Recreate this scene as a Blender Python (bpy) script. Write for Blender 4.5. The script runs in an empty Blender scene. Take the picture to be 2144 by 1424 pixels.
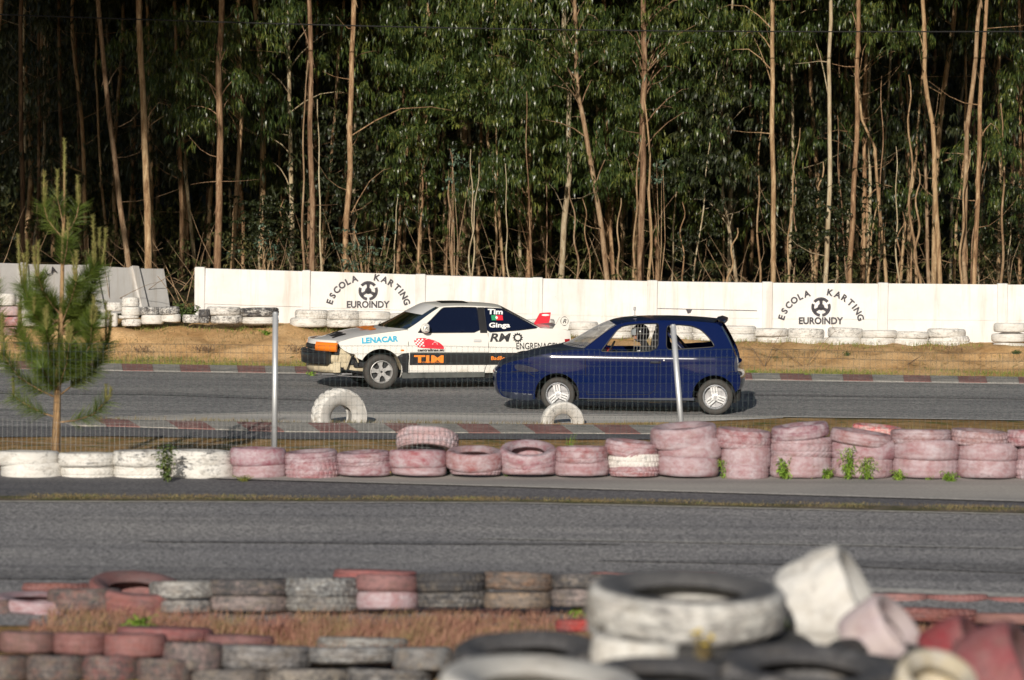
import bpy, bmesh, math, random
import numpy as np
from mathutils import Vector, Matrix, Euler, noise
from mathutils.geometry import delaunay_2d_cdt
PI = math.pi
random.seed(7); RNG = np.random.default_rng(11)
SC = bpy.context.scene; COL = SC.collection

# ------------------------------------------------------------------ camera, sky, sun
F = 8000.0; CX, CY = 1072.0, 712.0; HC = 4.0; YH = 250.0
cd = bpy.data.cameras.new('camera'); CAM = bpy.data.objects.new('camera', cd); COL.objects.link(CAM)
cd.sensor_width = 36.0; cd.lens = F / 2144.0 * 36.0; cd.clip_start = 0.5; cd.clip_end = 800
CAM.location = (0, 0, HC)
pitch = math.atan((CY - YH) / F); ROLL = 0.0105
RM = (Matrix.Rotation(PI/2 - pitch, 3, 'X') @ Matrix.Rotation(ROLL, 3, 'Z'))
CAM.rotation_euler = RM.to_euler()
cd.dof.use_dof = True; cd.dof.focus_distance = 60.0; cd.dof.aperture_fstop = 2.3
SC.camera = CAM
SUN_EL, SUN_AZ = math.radians(20.0), math.radians(10.0)
w = bpy.data.worlds.new('World'); SC.world = w; w.use_nodes = True
nt = w.node_tree; sky = nt.nodes.new('ShaderNodeTexSky'); sky.sky_type = 'NISHITA'; sky.sun_disc = False
sky.sun_elevation = SUN_EL; sky.sun_rotation = PI + SUN_AZ
nt.links.new(sky.outputs[0], nt.nodes['Background'].inputs[0]); nt.nodes['Background'].inputs[1].default_value = 0.05
sl = bpy.data.lights.new('sun', 'SUN'); sl.energy = 4.5; sl.angle = math.radians(0.5); sl.color = (1.0, 0.92, 0.81)
so = bpy.data.objects.new('sun', sl); COL.objects.link(so)
sdir = Vector((math.sin(SUN_AZ)*math.cos(SUN_EL), math.cos(SUN_AZ)*math.cos(SUN_EL), -math.sin(SUN_EL)))
so.rotation_euler = sdir.to_track_quat('-Z', 'Y').to_euler(); so.location = (-8, -10, 30)
SC.view_settings.view_transform = 'Standard'; SC.view_settings.look = 'None'
SC.view_settings.exposure = 0.0; SC.view_settings.gamma = 1.0
SC.render.engine = 'CYCLES'
SC.cycles.max_bounces = 6; SC.cycles.transparent_max_bounces = 12

# ------------------------------------------------------------------ pixel helpers (photo pixels -> metres)
def ray(px, py):
    return RM @ Vector(((px-CX)/F, -(py-CY)/F, -1.0))
def P(px, py, s):                     # point at the distance where one metre spans s photo pixels
    return Vector((0, 0, HC)) + ray(px, py) * (F / s)
def G(px, py, z):                     # point on the level z
    r = ray(px, py); t = (z - HC) / r.z
    return Vector((0, 0, HC)) + r * t

# ------------------------------------------------------------------ object helpers
def tag(o, label=None, cat=None, group=None, kind=None):
    if label: o['label'] = label
    if cat: o['category'] = cat
    if group: o['group'] = group
    if kind: o['kind'] = kind
    return o
def thing(name, label, cat, loc=(0,0,0), rotz=0, group=None):
    o = bpy.data.objects.new(name, None); COL.objects.link(o); o.empty_display_size = 0.1
    o.location = loc; o.rotation_euler = (0, 0, rotz)
    return tag(o, label, cat, group)
def mobj(name, verts, faces, mat, parent=None, smooth=False, mats=None, midx=None):
    me = bpy.data.meshes.new(name); me.from_pydata([tuple(v) for v in verts], [], [tuple(f) for f in faces]); me.update()
    for m in (mats or [mat]): me.materials.append(m)
    if midx is not None: me.polygons.foreach_set('material_index', midx)
    if smooth: me.polygons.foreach_set('use_smooth', [True]*len(me.polygons))
    o = bpy.data.objects.new(name, me); COL.objects.link(o)
    if parent: o.parent = parent
    return o
def npmesh(name, V, Q, mat, parent=None, smooth=False):       # V (n,3), Q (m,k) quick mesh
    me = bpy.data.meshes.new(name); k = Q.shape[1]
    me.vertices.add(len(V)); me.vertices.foreach_set('co', np.ascontiguousarray(V, dtype=np.float32).ravel())
    me.loops.add(Q.size); me.loops.foreach_set('vertex_index', Q.astype(np.int32).ravel())
    me.polygons.add(len(Q)); me.polygons.foreach_set('loop_start', np.arange(0, Q.size, k, dtype=np.int32))
    me.update(calc_edges=True)
    if smooth: me.polygons.foreach_set('use_smooth', np.ones(len(Q), dtype=bool))
    me.materials.append(mat)
    o = bpy.data.objects.new(name, me); COL.objects.link(o)
    if parent: o.parent = parent
    return o
class MB:
    def __init__(s): s.v = []; s.f = []; s.smooth = False
    def add(s, vs, fs):
        b = len(s.v); s.v += [Vector(v) for v in vs]; s.f += [[b+i for i in f] for f in fs]; return s
    def box(s, c, sz, rot=None, bev=0.0):
        hx, hy, hz = sz[0]/2, sz[1]/2, sz[2]/2; vs = []
        if bev <= 0:
            for z in (-hz, hz):
                for x, y in ((-hx,-hy),(hx,-hy),(hx,hy),(-hx,hy)): vs.append(Vector((x, y, z)))
            fs = [(3,2,1,0),(4,5,6,7),(0,1,5,4),(1,2,6,5),(2,3,7,6),(3,0,4,7)]
        else:
            b = bev
            rings = [(-hz, b), (-hz+b, 0), (hz-b, 0), (hz, b)]
            for z, i in rings:
                x, y = hx-i, hy-i
                for px, py in ((-x+b,-y),(x-b,-y),(x,-y+b),(x,y-b),(x-b,y),(-x+b,y),(-x,y-b),(-x,-y+b)): vs.append(Vector((px,py,z)))
            fs = [list(range(7,-1,-1)), list(range(24,32))]
            for r in range(3):
                for k in range(8):
                    a = r*8+k; c2 = r*8+(k+1)%8; fs.append((a, c2, c2+8, a+8))
        if rot is not None: vs = [rot @ v for v in vs]
        return s.add([v + Vector(c) for v in vs], fs)
    def tube(s, pts, r, n=6, cap=True):
        pts = [Vector(p) for p in pts]; rs = r if isinstance(r, (list, tuple)) else [r]*len(pts)
        b = len(s.v); up = None
        for i, p in enumerate(pts):
            t = (pts[min(i+1, len(pts)-1)] - pts[max(i-1, 0)])
            t = t.normalized() if t.length > 1e-9 else Vector((0,0,1))
            if up is None: up = Vector((0,0,1)) if abs(t.z) < 0.9 else Vector((1,0,0))
            a = t.cross(up).normalized(); c = t.cross(a).normalized(); up = -c if False else up
            if a.length < 0.5: a = Vector((1,0,0)); c = t.cross(a)
            for k in range(n):
                q = 2*PI*k/n; s.v.append(p + (a*math.cos(q) + c*math.sin(q)) * rs[i])
        for i in range(len(pts)-1):
            for k in range(n):
                s.f.append([b+i*n+k, b+i*n+(k+1)%n, b+(i+1)*n+(k+1)%n, b+(i+1)*n+k])
        if cap:
            s.f.append([b+k for k in range(n)][::-1]); s.f.append([b+(len(pts)-1)*n+k for k in range(n)])
        return s
    def lathe(s, prof, n=32, axis='y', c=(0,0,0), closed=False):
        b = len(s.v); m = len(prof); c = Vector(c)
        for k in range(n):
            q = 2*PI*k/n
            for r, h in prof:
                p = Vector((r*math.cos(q), h, r*math.sin(q))) if axis == 'y' else Vector((r*math.cos(q), r*math.sin(q), h))
                s.v.append(c + p)
        for k in range(n):
            for i in range(m if closed else m-1):
                j = (i+1) % m; k2 = (k+1) % n
                s.f.append([b+k*m+i, b+k*m+j, b+k2*m+j, b+k2*m+i])
        return s
    def prism(s, poly, ax, d0, d1):            # poly in (x,z), extruded along y from d0 to d1
        n = len(poly); b = len(s.v)
        for d in (d0, d1):
            for x, z in poly: s.v.append(Vector((x, d, z)) if ax == 'y' else Vector((x, z, d)))
        s.f.append([b+i for i in range(n)]); s.f.append([b+n+i for i in range(n)][::-1])
        for i in range(n): s.f.append([b+i, b+n+i, b+n+(i+1)%n, b+(i+1)%n])
        return s
    def grid(s, rows):                         # rows of equal length
        b = len(s.v); m = len(rows[0])
        for r in rows: s.v += [Vector(p) for p in r]
        for i in range(len(rows)-1):
            for j in range(m-1): s.f.append([b+i*m+j, b+i*m+j+1, b+(i+1)*m+j+1, b+(i+1)*m+j])
        return s
    def build(s, name, mat, parent=None, smooth=False):
        used = sorted({i for f in s.f for i in f}); mp = {j: i for i, j in enumerate(used)}
        o = mobj(name, [s.v[i] for i in used], [[mp[i] for i in f] for f in s.f], mat, parent, smooth)
        return o

# ------------------------------------------------------------------ materials
def NM(name):
    m = bpy.data.materials.new(name); m.use_nodes = True
    return m, m.node_tree, m.node_tree.nodes['Principled BSDF']
def N(t, typ, **kw):
    n = t.nodes.new(typ)
    for k, v in kw.items():
        if k.startswith('i_'):
            n.inputs[k[2:].replace('_', ' ')].default_value = v
        else: setattr(n, k, v)
    return n
def ramp(t, fac, stops):
    r = t.nodes.new('ShaderNodeValToRGB'); e = r.color_ramp.elements
    while len(e) < len(stops): e.new(0.5)
    for i, (p, c) in enumerate(stops): e[i].position = p; e[i].color = (*c, 1) if len(c) == 3 else c
    t.links.new(fac, r.inputs[0]); return r.outputs[0]
def mix(t, fac, a, b, mode='MIX'):
    m = t.nodes.new('ShaderNodeMix'); m.data_type = 'RGBA'; m.blend_type = mode
    for sock, v in ((m.inputs[0], fac), (m.inputs[6], a), (m.inputs[7], b)):
        if isinstance(v, bpy.types.NodeSocket): t.links.new(v, sock)
        elif isinstance(v, (int, float)): sock.default_value = v
        else: sock.default_value = (*v, 1)
    return m.outputs[2]
def math_(t, op, a, b=None, clamp=False):
    m = t.nodes.new('ShaderNodeMath'); m.operation = op; m.use_clamp = clamp
    for i, v in enumerate((a, b)):
        if v is None: continue
        if isinstance(v, bpy.types.NodeSocket): t.links.new(v, m.inputs[i])
        else: m.inputs[i].default_value = v
    return m.outputs[0]
def coords(t, kind='Object', scale=(1,1,1), loc=(0,0,0)):
    tc = t.nodes.new('ShaderNodeTexCoord'); mp = t.nodes.new('ShaderNodeMapping')
    mp.inputs['Scale'].default_value = scale; mp.inputs['Location'].default_value = loc
    if kind == 'World':
        g = t.nodes.new('ShaderNodeNewGeometry'); t.links.new(g.outputs['Position'], mp.inputs[0])
    else: t.links.new(tc.outputs[kind], mp.inputs[0])
    return mp.outputs[0]
def tnoise(t, vec, scale, detail=4, rough=0.55, dist=0.0):
    n = t.nodes.new('ShaderNodeTexNoise'); n.inputs['Scale'].default_value = scale
    n.inputs['Detail'].default_value = detail; n.inputs['Roughness'].default_value = rough; n.inputs['Distortion'].default_value = dist
    if vec is not None: t.links.new(vec, n.inputs['Vector'])
    return n.outputs[0]
def bump(t, h, strength, dist=0.01, bs=None):
    b = t.nodes.new('ShaderNodeBump'); b.inputs['Strength'].default_value = strength; b.inputs['Distance'].default_value = dist
    t.links.new(h, b.inputs['Height'])
    if bs is not None: t.links.new(b.outputs[0], bs.inputs['Normal'])
    return b.outputs[0]
def simple(name, c, rough=0.6, metal=0.0, var=0.12, scale=6.0, coat=0.0, bmp=0.0, spec=0.5, kind='Object'):
    m, t, b = NM(name); v = coords(t, kind)
    n = tnoise(t, v, scale, 5)
    lo = tuple(x*(1-var) for x in c); hi = tuple(min(1, x*(1+var)) for x in c)
    t.links.new(ramp(t, n, [(0.3, lo), (0.7, hi)]), b.inputs['Base Color'])
    b.inputs['Roughness'].default_value = rough; b.inputs['Metallic'].default_value = metal
    b.inputs['Coat Weight'].default_value = coat; b.inputs['Coat Roughness'].default_value = 0.05
    b.inputs['Specular IOR Level'].default_value = spec
    if bmp: bump(t, tnoise(t, v, scale*6, 3), bmp, 0.01, b)
    return m

def asphalt(name, dark, light, gs=70.0, streak=0.5, tint=(1,1,1), patch=None):
    m, t, b = NM(name); v = coords(t, 'World')
    g1 = tnoise(t, v, gs, 2, 0.8); g2 = tnoise(t, v, gs*0.42, 2, 0.6)
    vs = coords(t, 'World', (0.05, 1.5, 1)); st = tnoise(t, vs, 1.0, 5, 0.6, 0.3)
    big = tnoise(t, coords(t, 'World', (0.35, 0.5, 1)), 1.0, 4)
    g = math_(t, 'ADD', math_(t, 'MULTIPLY', g1, 0.6), math_(t, 'MULTIPLY', g2, 0.4))
    c = ramp(t, g, [(0.40, dark), (0.60, light)])
    sf = ramp(t, st, [(0.36, (0.58,0.58,0.60)), (0.47, (0.9,0.9,0.9)), (0.62, (1.15,1.14,1.12))])
    c = mix(t, streak, c, sf, 'MULTIPLY')
    bf = ramp(t, big, [(0.3, (0.82,0.82,0.84)), (0.7, (1.12,1.1,1.06))])
    c = mix(t, 0.8, c, bf, 'MULTIPLY')
    t.links.new(c, b.inputs['Base Color']); b.inputs['Roughness'].default_value = 0.85
    b.inputs['Specular IOR Level'].default_value = 0.35
    bump(t, g, 0.6, 0.006, b)
    return m
M = {}
M['asphalt_far'] = asphalt('race_asphalt', (0.11,0.112,0.12), (0.39,0.385,0.38), 34, 0.7)
M['asphalt_near'] = asphalt('lane_asphalt', (0.045,0.047,0.056), (0.50,0.49,0.49), 52, 0.75)
M['asphalt_dark'] = asphalt('dark_asphalt', (0.06,0.062,0.075), (0.22,0.215,0.22), 40, 0.4)
M['concrete_strip'] = asphalt('smooth_concrete', (0.30,0.29,0.275), (0.38,0.37,0.35), 60, 0.5)
M['mark_dark'] = asphalt('rubbered_asphalt', (0.035,0.036,0.045), (0.34,0.335,0.335), 52, 0.6)
M['mark_light'] = asphalt('pale_joint', (0.16,0.16,0.16), (0.58,0.57,0.55), 52, 0.6)
M['apron'] = asphalt('apron_concrete', (0.48,0.46,0.43), (0.62,0.60,0.56), 50, 0.7)
M['line_white'] = asphalt('worn_white_line', (0.35,0.34,0.32), (0.62,0.60,0.56), 30, 0.5)

def soil(name, c_lo, c_mid, c_hi, green=None, gw=0.5, sc=1.4):
    m, t, b = NM(name); v = coords(t, 'World')
    n = tnoise(t, v, sc, 7, 0.65, 0.4); f = tnoise(t, v, 30, 4, 0.7)
    c = ramp(t, n, [(0.28, c_lo), (0.5, c_mid), (0.72, c_hi)])
    c = mix(t, 0.8, c, ramp(t, f, [(0.3, (0.6,0.58,0.55)), (0.65, (1.15,1.14,1.12))]), 'MULTIPLY')
    if green:
        gn = tnoise(t, v, 2.3, 6, 0.7); mask = ramp(t, gn, [(gw-0.06, (0,0,0)), (gw+0.08, (1,1,1))])
        c = mix(t, mask, c, green)
    t.links.new(c, b.inputs['Base Color']); b.inputs['Roughness'].default_value = 0.95; b.inputs['Specular IOR Level'].default_value = 0.1
    bump(t, math_(t, 'ADD', n, f), 0.8, 0.03, b)
    return m
M['sand'] = soil('sandy_soil', (0.33,0.19,0.08), (0.58,0.37,0.18), (0.70,0.49,0.27), None, 0.6)
M['ground'] = soil('dry_soil', (0.20,0.12,0.055), (0.40,0.25,0.11), (0.52,0.36,0.19), (0.12,0.13,0.035), 0.56)
M['verge'] = soil('verge_soil', (0.12,0.10,0.08), (0.20,0.17,0.13), (0.26,0.22,0.17), (0.10,0.10,0.05), 0.5)
M['forest_floor'] = soil('leaf_litter', (0.025,0.02,0.012), (0.06,0.042,0.025), (0.10,0.07,0.04), (0.03,0.04,0.015), 0.5)

def grassmat(name, a, bcol, c3, sc=3.0):
    m, t, b = NM(name); v = coords(t, 'World')
    n = tnoise(t, v, sc, 4, 0.6); n2 = tnoise(t, v, 25, 2, 0.5)
    f = math_(t, 'ADD', math_(t, 'MULTIPLY', n, 0.6), math_(t, 'MULTIPLY', n2, 0.4))
    t.links.new(ramp(t, f, [(0.36, a), (0.5, bcol), (0.62, c3)]), b.inputs['Base Color'])
    b.inputs['Roughness'].default_value = 0.7; b.inputs['Specular IOR Level'].default_value = 0.25
    return m
M['grass_dry'] = grassmat('dry_grass_blades', (0.14,0.10,0.05), (0.25,0.19,0.09), (0.14,0.16,0.05))
M['grass_green'] = grassmat('green_grass_blades', (0.10,0.15,0.03), (0.20,0.24,0.05), (0.36,0.28,0.11))
M['weed_red'] = grassmat('reddish_dry_weeds', (0.22,0.08,0.07), (0.36,0.20,0.14), (0.21,0.19,0.07), 2.0)
M['weed_leaf'] = grassmat('weed_leaves', (0.10,0.19,0.03), (0.19,0.31,0.04), (0.27,0.38,0.06), 8.0)
M['weed_leaf2'] = grassmat('dark_weed_leaves', (0.04,0.07,0.02), (0.08,0.12,0.035), (0.15,0.17,0.05), 8.0)
M['scrub'] = grassmat('scrub_leaves', (0.025,0.03,0.01), (0.06,0.07,0.02), (0.15,0.12,0.045), 3.0)
M['twig'] = simple('dry_twig', (0.20,0.13,0.08), 0.9)
M['flower'] = simple('yellow_petal', (0.85,0.62,0.03), 0.6)

def leafmat(name, a, b_, c3, gloss=0.45, sc=1.2):
    m, t, b = NM(name); v = coords(t, 'World')
    n = tnoise(t, v, sc, 3, 0.6); n2 = tnoise(t, v, 14, 1, 0.5)
    f = math_(t, 'ADD', math_(t, 'MULTIPLY', n, 0.5), math_(t, 'MULTIPLY', n2, 0.5))
    t.links.new(ramp(t, f, [(0.35, a), (0.5, b_), (0.66, c3)]), b.inputs['Base Color'])
    b.inputs['Roughness'].default_value = gloss; b.inputs['Specular IOR Level'].default_value = 0.5
    tr = t.nodes.new('ShaderNodeBsdfTranslucent'); tr.inputs[0].default_value = (c3[0]*1.2, c3[1]*1.4, c3[2], 1)
    mx = t.nodes.new('ShaderNodeMixShader'); mx.inputs[0].default_value = 0.18
    t.links.new(b.outputs[0], mx.inputs[1]); t.links.new(tr.outputs[0], mx.inputs[2])
    t.links.new(mx.outputs[0], t.nodes['Material Output'].inputs[0])
    return m
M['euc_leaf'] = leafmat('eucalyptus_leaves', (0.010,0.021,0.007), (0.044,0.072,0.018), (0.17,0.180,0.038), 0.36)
M['euc_leaf_dark'] = leafmat('shaded_eucalyptus_leaves', (0.010,0.016,0.006), (0.024,0.034,0.012), (0.06,0.062,0.018), 0.5)  # darker copy of the leaf colour, with the deep wood's shade put in
M['euc_blue'] = leafmat('blue_green_young_leaves', (0.06,0.10,0.07), (0.10,0.16,0.11), (0.20,0.26,0.19), 0.45)
M['needles'] = leafmat('pine_needles', (0.06,0.10,0.015), (0.10,0.15,0.022), (0.18,0.22,0.04), 0.5, 3)
M['candle'] = leafmat('pine_shoots', (0.20,0.17,0.05), (0.24,0.24,0.07), (0.32,0.26,0.10), 0.7, 8)

def bark(name, cols, vs=9.0):
    m, t, b = NM(name)
    oi = t.nodes.new('ShaderNodeObjectInfo')
    v = coords(t, 'World', (vs, vs, 1.3)); n = tnoise(t, v, 1.4, 6, 0.75, 1.2)
    n2 = tnoise(t, coords(t, 'World', (14, 14, 3)), 1.0, 4, 0.7)
    c = ramp(t, n, [(0.33, cols[0]), (0.48, cols[1]), (0.6, cols[2])])
    c = mix(t, 0.7, c, ramp(t, n2, [(0.3, (0.6,0.55,0.5)), (0.6, (1.1,1.1,1.1))]), 'MULTIPLY')
    c = mix(t, 1.0, c, ramp(t, oi.outputs['Random'], [(0.0, (0.75,0.72,0.72)), (0.5, (1.0,0.95,0.86)), (1.0, (1.12,1.1,1.02))]), 'MULTIPLY')
    t.links.new(c, b.inputs['Base Color']); b.inputs['Roughness'].default_value = 0.85; b.inputs['Specular IOR Level'].default_value = 0.2
    bump(t, n, 0.7, 0.02, b)
    return m
M['bark_tan'] = bark('tan_smooth_bark', [(0.15,0.085,0.05), (0.33,0.225,0.135), (0.47,0.36,0.235)])
M['bark_red'] = bark('reddish_peeling_bark', [(0.085,0.05,0.03), (0.26,0.16,0.095), (0.42,0.30,0.19)])
M['bark_pale'] = bark('pale_grey_bark', [(0.22,0.15,0.10), (0.42,0.35,0.24), (0.52,0.47,0.36)])
M['bark_dark_shade'] = bark('dark_and_shade_bark', [(0.05,0.03,0.02), (0.12,0.075,0.045), (0.2,0.14,0.09)])  # dark trunks; on the left ones the wood's shade is put into this colour
M['bark_pine'] = bark('pine_bark', [(0.16,0.10,0.055), (0.34,0.23,0.13), (0.46,0.33,0.2)], 20)

def rubber(name, under, undermix, wear_lo, wear_hi, dirt=(0.23,0.19,0.14), side=0.35):
    # paint colour comes from the object's own colour; under = older coat, black rubber where worn through
    m, t, b = NM(name); oi = t.nodes.new('ShaderNodeObjectInfo')
    ofs = t.nodes.new('ShaderNodeVectorMath'); ofs.operation = 'ADD'
    tc = t.nodes.new('ShaderNodeTexCoord'); t.links.new(tc.outputs['Object'], ofs.inputs[0])
    r3 = t.nodes.new('ShaderNodeVectorMath'); r3.operation = 'SCALE'; r3.inputs[0].default_value = (31, 17, 23)
    t.links.new(oi.outputs['Random'], r3.inputs['Scale']); t.links.new(r3.outputs[0], ofs.inputs[1])
    v = ofs.outputs[0]
    n1 = tnoise(t, v, 2.1, 7, 0.72, 0.3); n2 = tnoise(t, v, 3.2, 6, 0.72, 0.3); n3 = tnoise(t, v, 9, 5, 0.7)
    c = mix(t, ramp(t, n1, [(undermix-0.16, (0,0,0)), (undermix+0.16, (1,1,1))]), oi.outputs['Color'], under)
    wear = math_(t, 'ADD', math_(t, 'MULTIPLY', n2, 0.65), math_(t, 'MULTIPLY', n3, 0.35))
    wv = math_(t, 'ADD', wear, math_(t, 'MULTIPLY', math_(t, 'SUBTRACT', 1.0, oi.outputs['Alpha']), 0.35))
    c = mix(t, ramp(t, wv, [(wear_lo, (0,0,0)), (wear_hi, (1,1,1))]), c, (0.055,0.055,0.06))
    dm = tnoise(t, v, 2.4, 6, 0.7); c = mix(t, ramp(t, dm, [(0.5, (0,0,0)), (0.85, (0.75,0.75,0.75))]), c, dirt)
    # paint was brushed on from outside only: side walls carry less of it, the inside none
    sx = t.nodes.new('ShaderNodeSeparateXYZ'); t.links.new(tc.outputs['Object'], sx.inputs[0])
    r2 = math_(t, 'ADD', math_(t, 'MULTIPLY', sx.outputs[0], sx.outputs[0]), math_(t, 'MULTIPLY', sx.outputs[1], sx.outputs[1]))
    c = mix(t, ramp(t, math_(t, 'ADD', r2, math_(t, 'MULTIPLY', math_(t, 'SUBTRACT', n2, 0.5), 0.3)), [(0.74, (side,side,side)), (0.84, (0,0,0))]), c, (0.07,0.07,0.075))
    t.links.new(c, b.inputs['Base Color']); b.inputs['Roughness'].default_value = 0.68; b.inputs['Specular IOR Level'].default_value = 0.3
    bump(t, n3, 0.25, 0.02, b)
    return m
M['tyre_white'] = rubber('white_painted_rubber', (0.62,0.60,0.56), 0.5, 0.58, 0.74)
M['tyre_pink'] = rubber('faded_red_painted_rubber', (0.47,0.40,0.435), 0.50, 0.62, 0.84, (0.25,0.13,0.11), 0.25)
M['tyre_red'] = rubber('weathered_red_painted_rubber', (0.27,0.15,0.15), 0.55, 0.54, 0.78, (0.16,0.09,0.07), 0.5)
M['tyre_heap'] = rubber('heap_painted_rubber', (0.50,0.48,0.46), 0.55, 0.52, 0.74, (0.23,0.19,0.14), 0.9)
M['tyre_mixed'] = rubber('worn_painted_rubber', (0.21,0.19,0.18), 0.52, 0.47, 0.68, (0.23,0.19,0.14), 0.7)
M['rubber_black'] = simple('black_rubber', (0.035,0.034,0.034), 0.75, 0, 0.3, 8)
M['rubber_car'] = simple('dusty_car_tyre', (0.05,0.046,0.042), 0.8, 0, 0.25, 8, bmp=0.2)
M['inside_dark'] = simple('dark_interior', (0.02,0.02,0.022), 0.7)

def wallmat():
    m, t, b = NM('whitewashed_concrete'); v = coords(t, 'World')
    n = tnoise(t, v, 1.1, 6, 0.7); sp = tnoise(t, v, 26, 3, 0.8); vs = tnoise(t, coords(t, 'World', (5, 5, 0.35)), 1.0, 5, 0.7)
    c = ramp(t, n, [(0.3, (0.66,0.645,0.625)), (0.6, (0.77,0.76,0.745))])
    c = mix(t, ramp(t, sp, [(0.68, (0,0,0)), (0.78, (0.7,0.7,0.7))]), c, (0.42,0.40,0.38))
    c = mix(t, ramp(t, vs, [(0.50, (0,0,0)), (0.72, (0.6,0.6,0.6))]), c, (0.50,0.43,0.35))
    gm = tnoise(t, coords(t, 'World', (1.5, 1.5, 3.0)), 1.0, 7, 0.8); c = mix(t, ramp(t, gm, [(0.55, (0,0,0)), (0.8, (0.55,0.55,0.55))]), c, (0.55,0.54,0.53))
    t.links.new(c, b.inputs['Base Color']); b.inputs['Roughness'].default_value = 0.9; b.inputs['Specular IOR Level'].default_value = 0.2
    bump(t, math_(t, 'ADD', n, sp), 0.35, 0.01, b)
    return m
M['wall'] = wallmat()
M['stencil'] = simple('black_stencil_paint', (0.06,0.055,0.065), 0.8, 0, 0.4, 14)
M['kerb_white'] = soil('kerb_white_paint', (0.24,0.235,0.225), (0.36,0.35,0.33), (0.48,0.46,0.43), None, 0.6, 4)
M['kerb_red'] = soil('kerb_red_paint', (0.22,0.12,0.115), (0.31,0.175,0.165), (0.38,0.27,0.25), None, 0.6, 4)
M['galv'] = simple('galvanised_steel', (0.62,0.64,0.66), 0.45, 0.55, 0.1, 5)
M['wire'] = simple('fence_wire', (0.05,0.075,0.075), 0.6, 0.1)
M['wire_pale'] = simple('pale_fence_wire', (0.34,0.34,0.33), 0.6, 0.2)
M['cable'] = simple('black_cable', (0.02,0.02,0.02), 0.6)
ORD = ['first','second','third','fourth','fifth','sixth','seventh','eighth','ninth','tenth','eleventh','twelfth','thirteenth','fourteenth','fifteenth','sixteenth','seventeenth','eighteenth','nineteenth','twentieth','twenty-first','twenty-second','twenty-third','twenty-fourth','twenty-fifth','twenty-sixth','twenty-seventh','twenty-eighth']
def nth(i): return ORD[i]
def sst(a, b, x):
    t = min(1, max(0, (x-a)/(b-a))); return t*t*(3-2*t)
# ------------------------------------------------------------------ ground
ZT = -0.40                                     # level of the race track
def zg(x, y):
    v = y + 0.06*x
    lat = 1 - sst(-7, 7, x)                    # 1 at the left, 0 at the right
    z = 0.0
    if y < 25.5:
        z = (1.35 * sst(25.5, 17.5, y) + 0.25*sst(17.5, 5, y))*(.25+.75*sst(-1.3, 0.6, x))
    z -= 0.3*sst(27.0, 25.0, y)*(1-sst(-1.3, 0.6, x))
    z += (-0.01 + 0.08*(1-lat)) * sst(40.6, 42.0, y)
    tgt = ZT - 0.008
    f = sst(44.2, 49.5, y); z = z*(1-f) + tgt*f
    top = 0.0 + 0.20*lat
    g = sst(66.9, 69.2, v); z = z*(1-g) + top*g
    if y > 72: z += 0.35*sst(72, 84, y) + 11.0*sst(106, 135, y)
    return z
def rough(x, y):
    v = y + 0.06*x
    m = sst(66.9, 67.8, v)
    if v > 71: m *= 1.6
    m2 = 0.4*(sst(44.0, 45.5, y)*(1-sst(49.0, 50.5, y)))
    m3 = 0.6*(1-sst(29.0, 30.0, y))
    a = max(m, m2, m3)
    if a <= 0: return 0
    n = noise.noise(Vector((x*0.9, y*0.9, 0)))*0.055 + noise.noise(Vector((x*2.7, y*2.7, 3)))*0.035 + noise.noise(Vector((x*8, y*8, 7)))*0.014
    return n * a
def ground_patch(name, xs, ys, mat, dz=0.0, fn=None):
    rows = []
    for y in ys: rows.append([Vector((x, y, (fn or (lambda a, b: zg(a, b)+rough(a, b)))(x, y)+dz)) for x in xs])
    return MB().grid(rows).build(name, mat, None, True)
def lin(a, b, n): return [a + (b-a)*i/(n-1) for i in range(n)]
xs = lin(-260, -16, 30)[:-1] + lin(-16, 16, 161) + lin(16, 260, 30)[1:]
ys = lin(-40, 12, 14)[:-1] + lin(12, 30, 60)[:-1] + lin(30, 40.4, 16)[:-1] + lin(40.4, 44, 60)[:-1] + lin(44, 50, 30)[:-1] + lin(50, 66.4, 12)[:-1] + lin(66.4, 73, 70)[:-1] + lin(73, 100, 50)[:-1] + lin(100, 140, 20)[:-1] + lin(140, 420, 15)
tag(ground_patch('ground', xs, ys, M['ground']), kind='structure')
# lighter sandy bank in front of the wall, laid over the ground
xb = lin(-12.5, 12.5, 260); vb = lin(66.95, 70.9, 60)
def bank_rows():
    rows = []
    for v in vb:
        row = []
        for x in xb:
            y = v - 0.06*x; e = 0.008*sst(66.95, 67.3, v) - 0.03*(1-sst(66.95, 67.12, v))
            lum = 0.22*max(0, noise.noise(Vector((x*1.1+5, y*1.3, 9))))*sst(67.2, 68.2, v)*(1-sst(68.6,69.2,v))
            row.append(Vector((x, y, zg(x, y)+rough(x, y)+e+lum + 0.012*noise.noise(Vector((x*14, y*14, 2))))))
        rows.append(row)
    return rows
tag(MB().grid(bank_rows()).build('sand_bank', M['sand'], None, True), kind='structure')
# forest floor
xf = lin(-60, 60, 90); yf = lin(72.2, 112, 60)[:-1] + lin(112, 150, 16)
tag(ground_patch('forest_floor', xf, yf, M['forest_floor'], 0.03), kind='structure')

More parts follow.
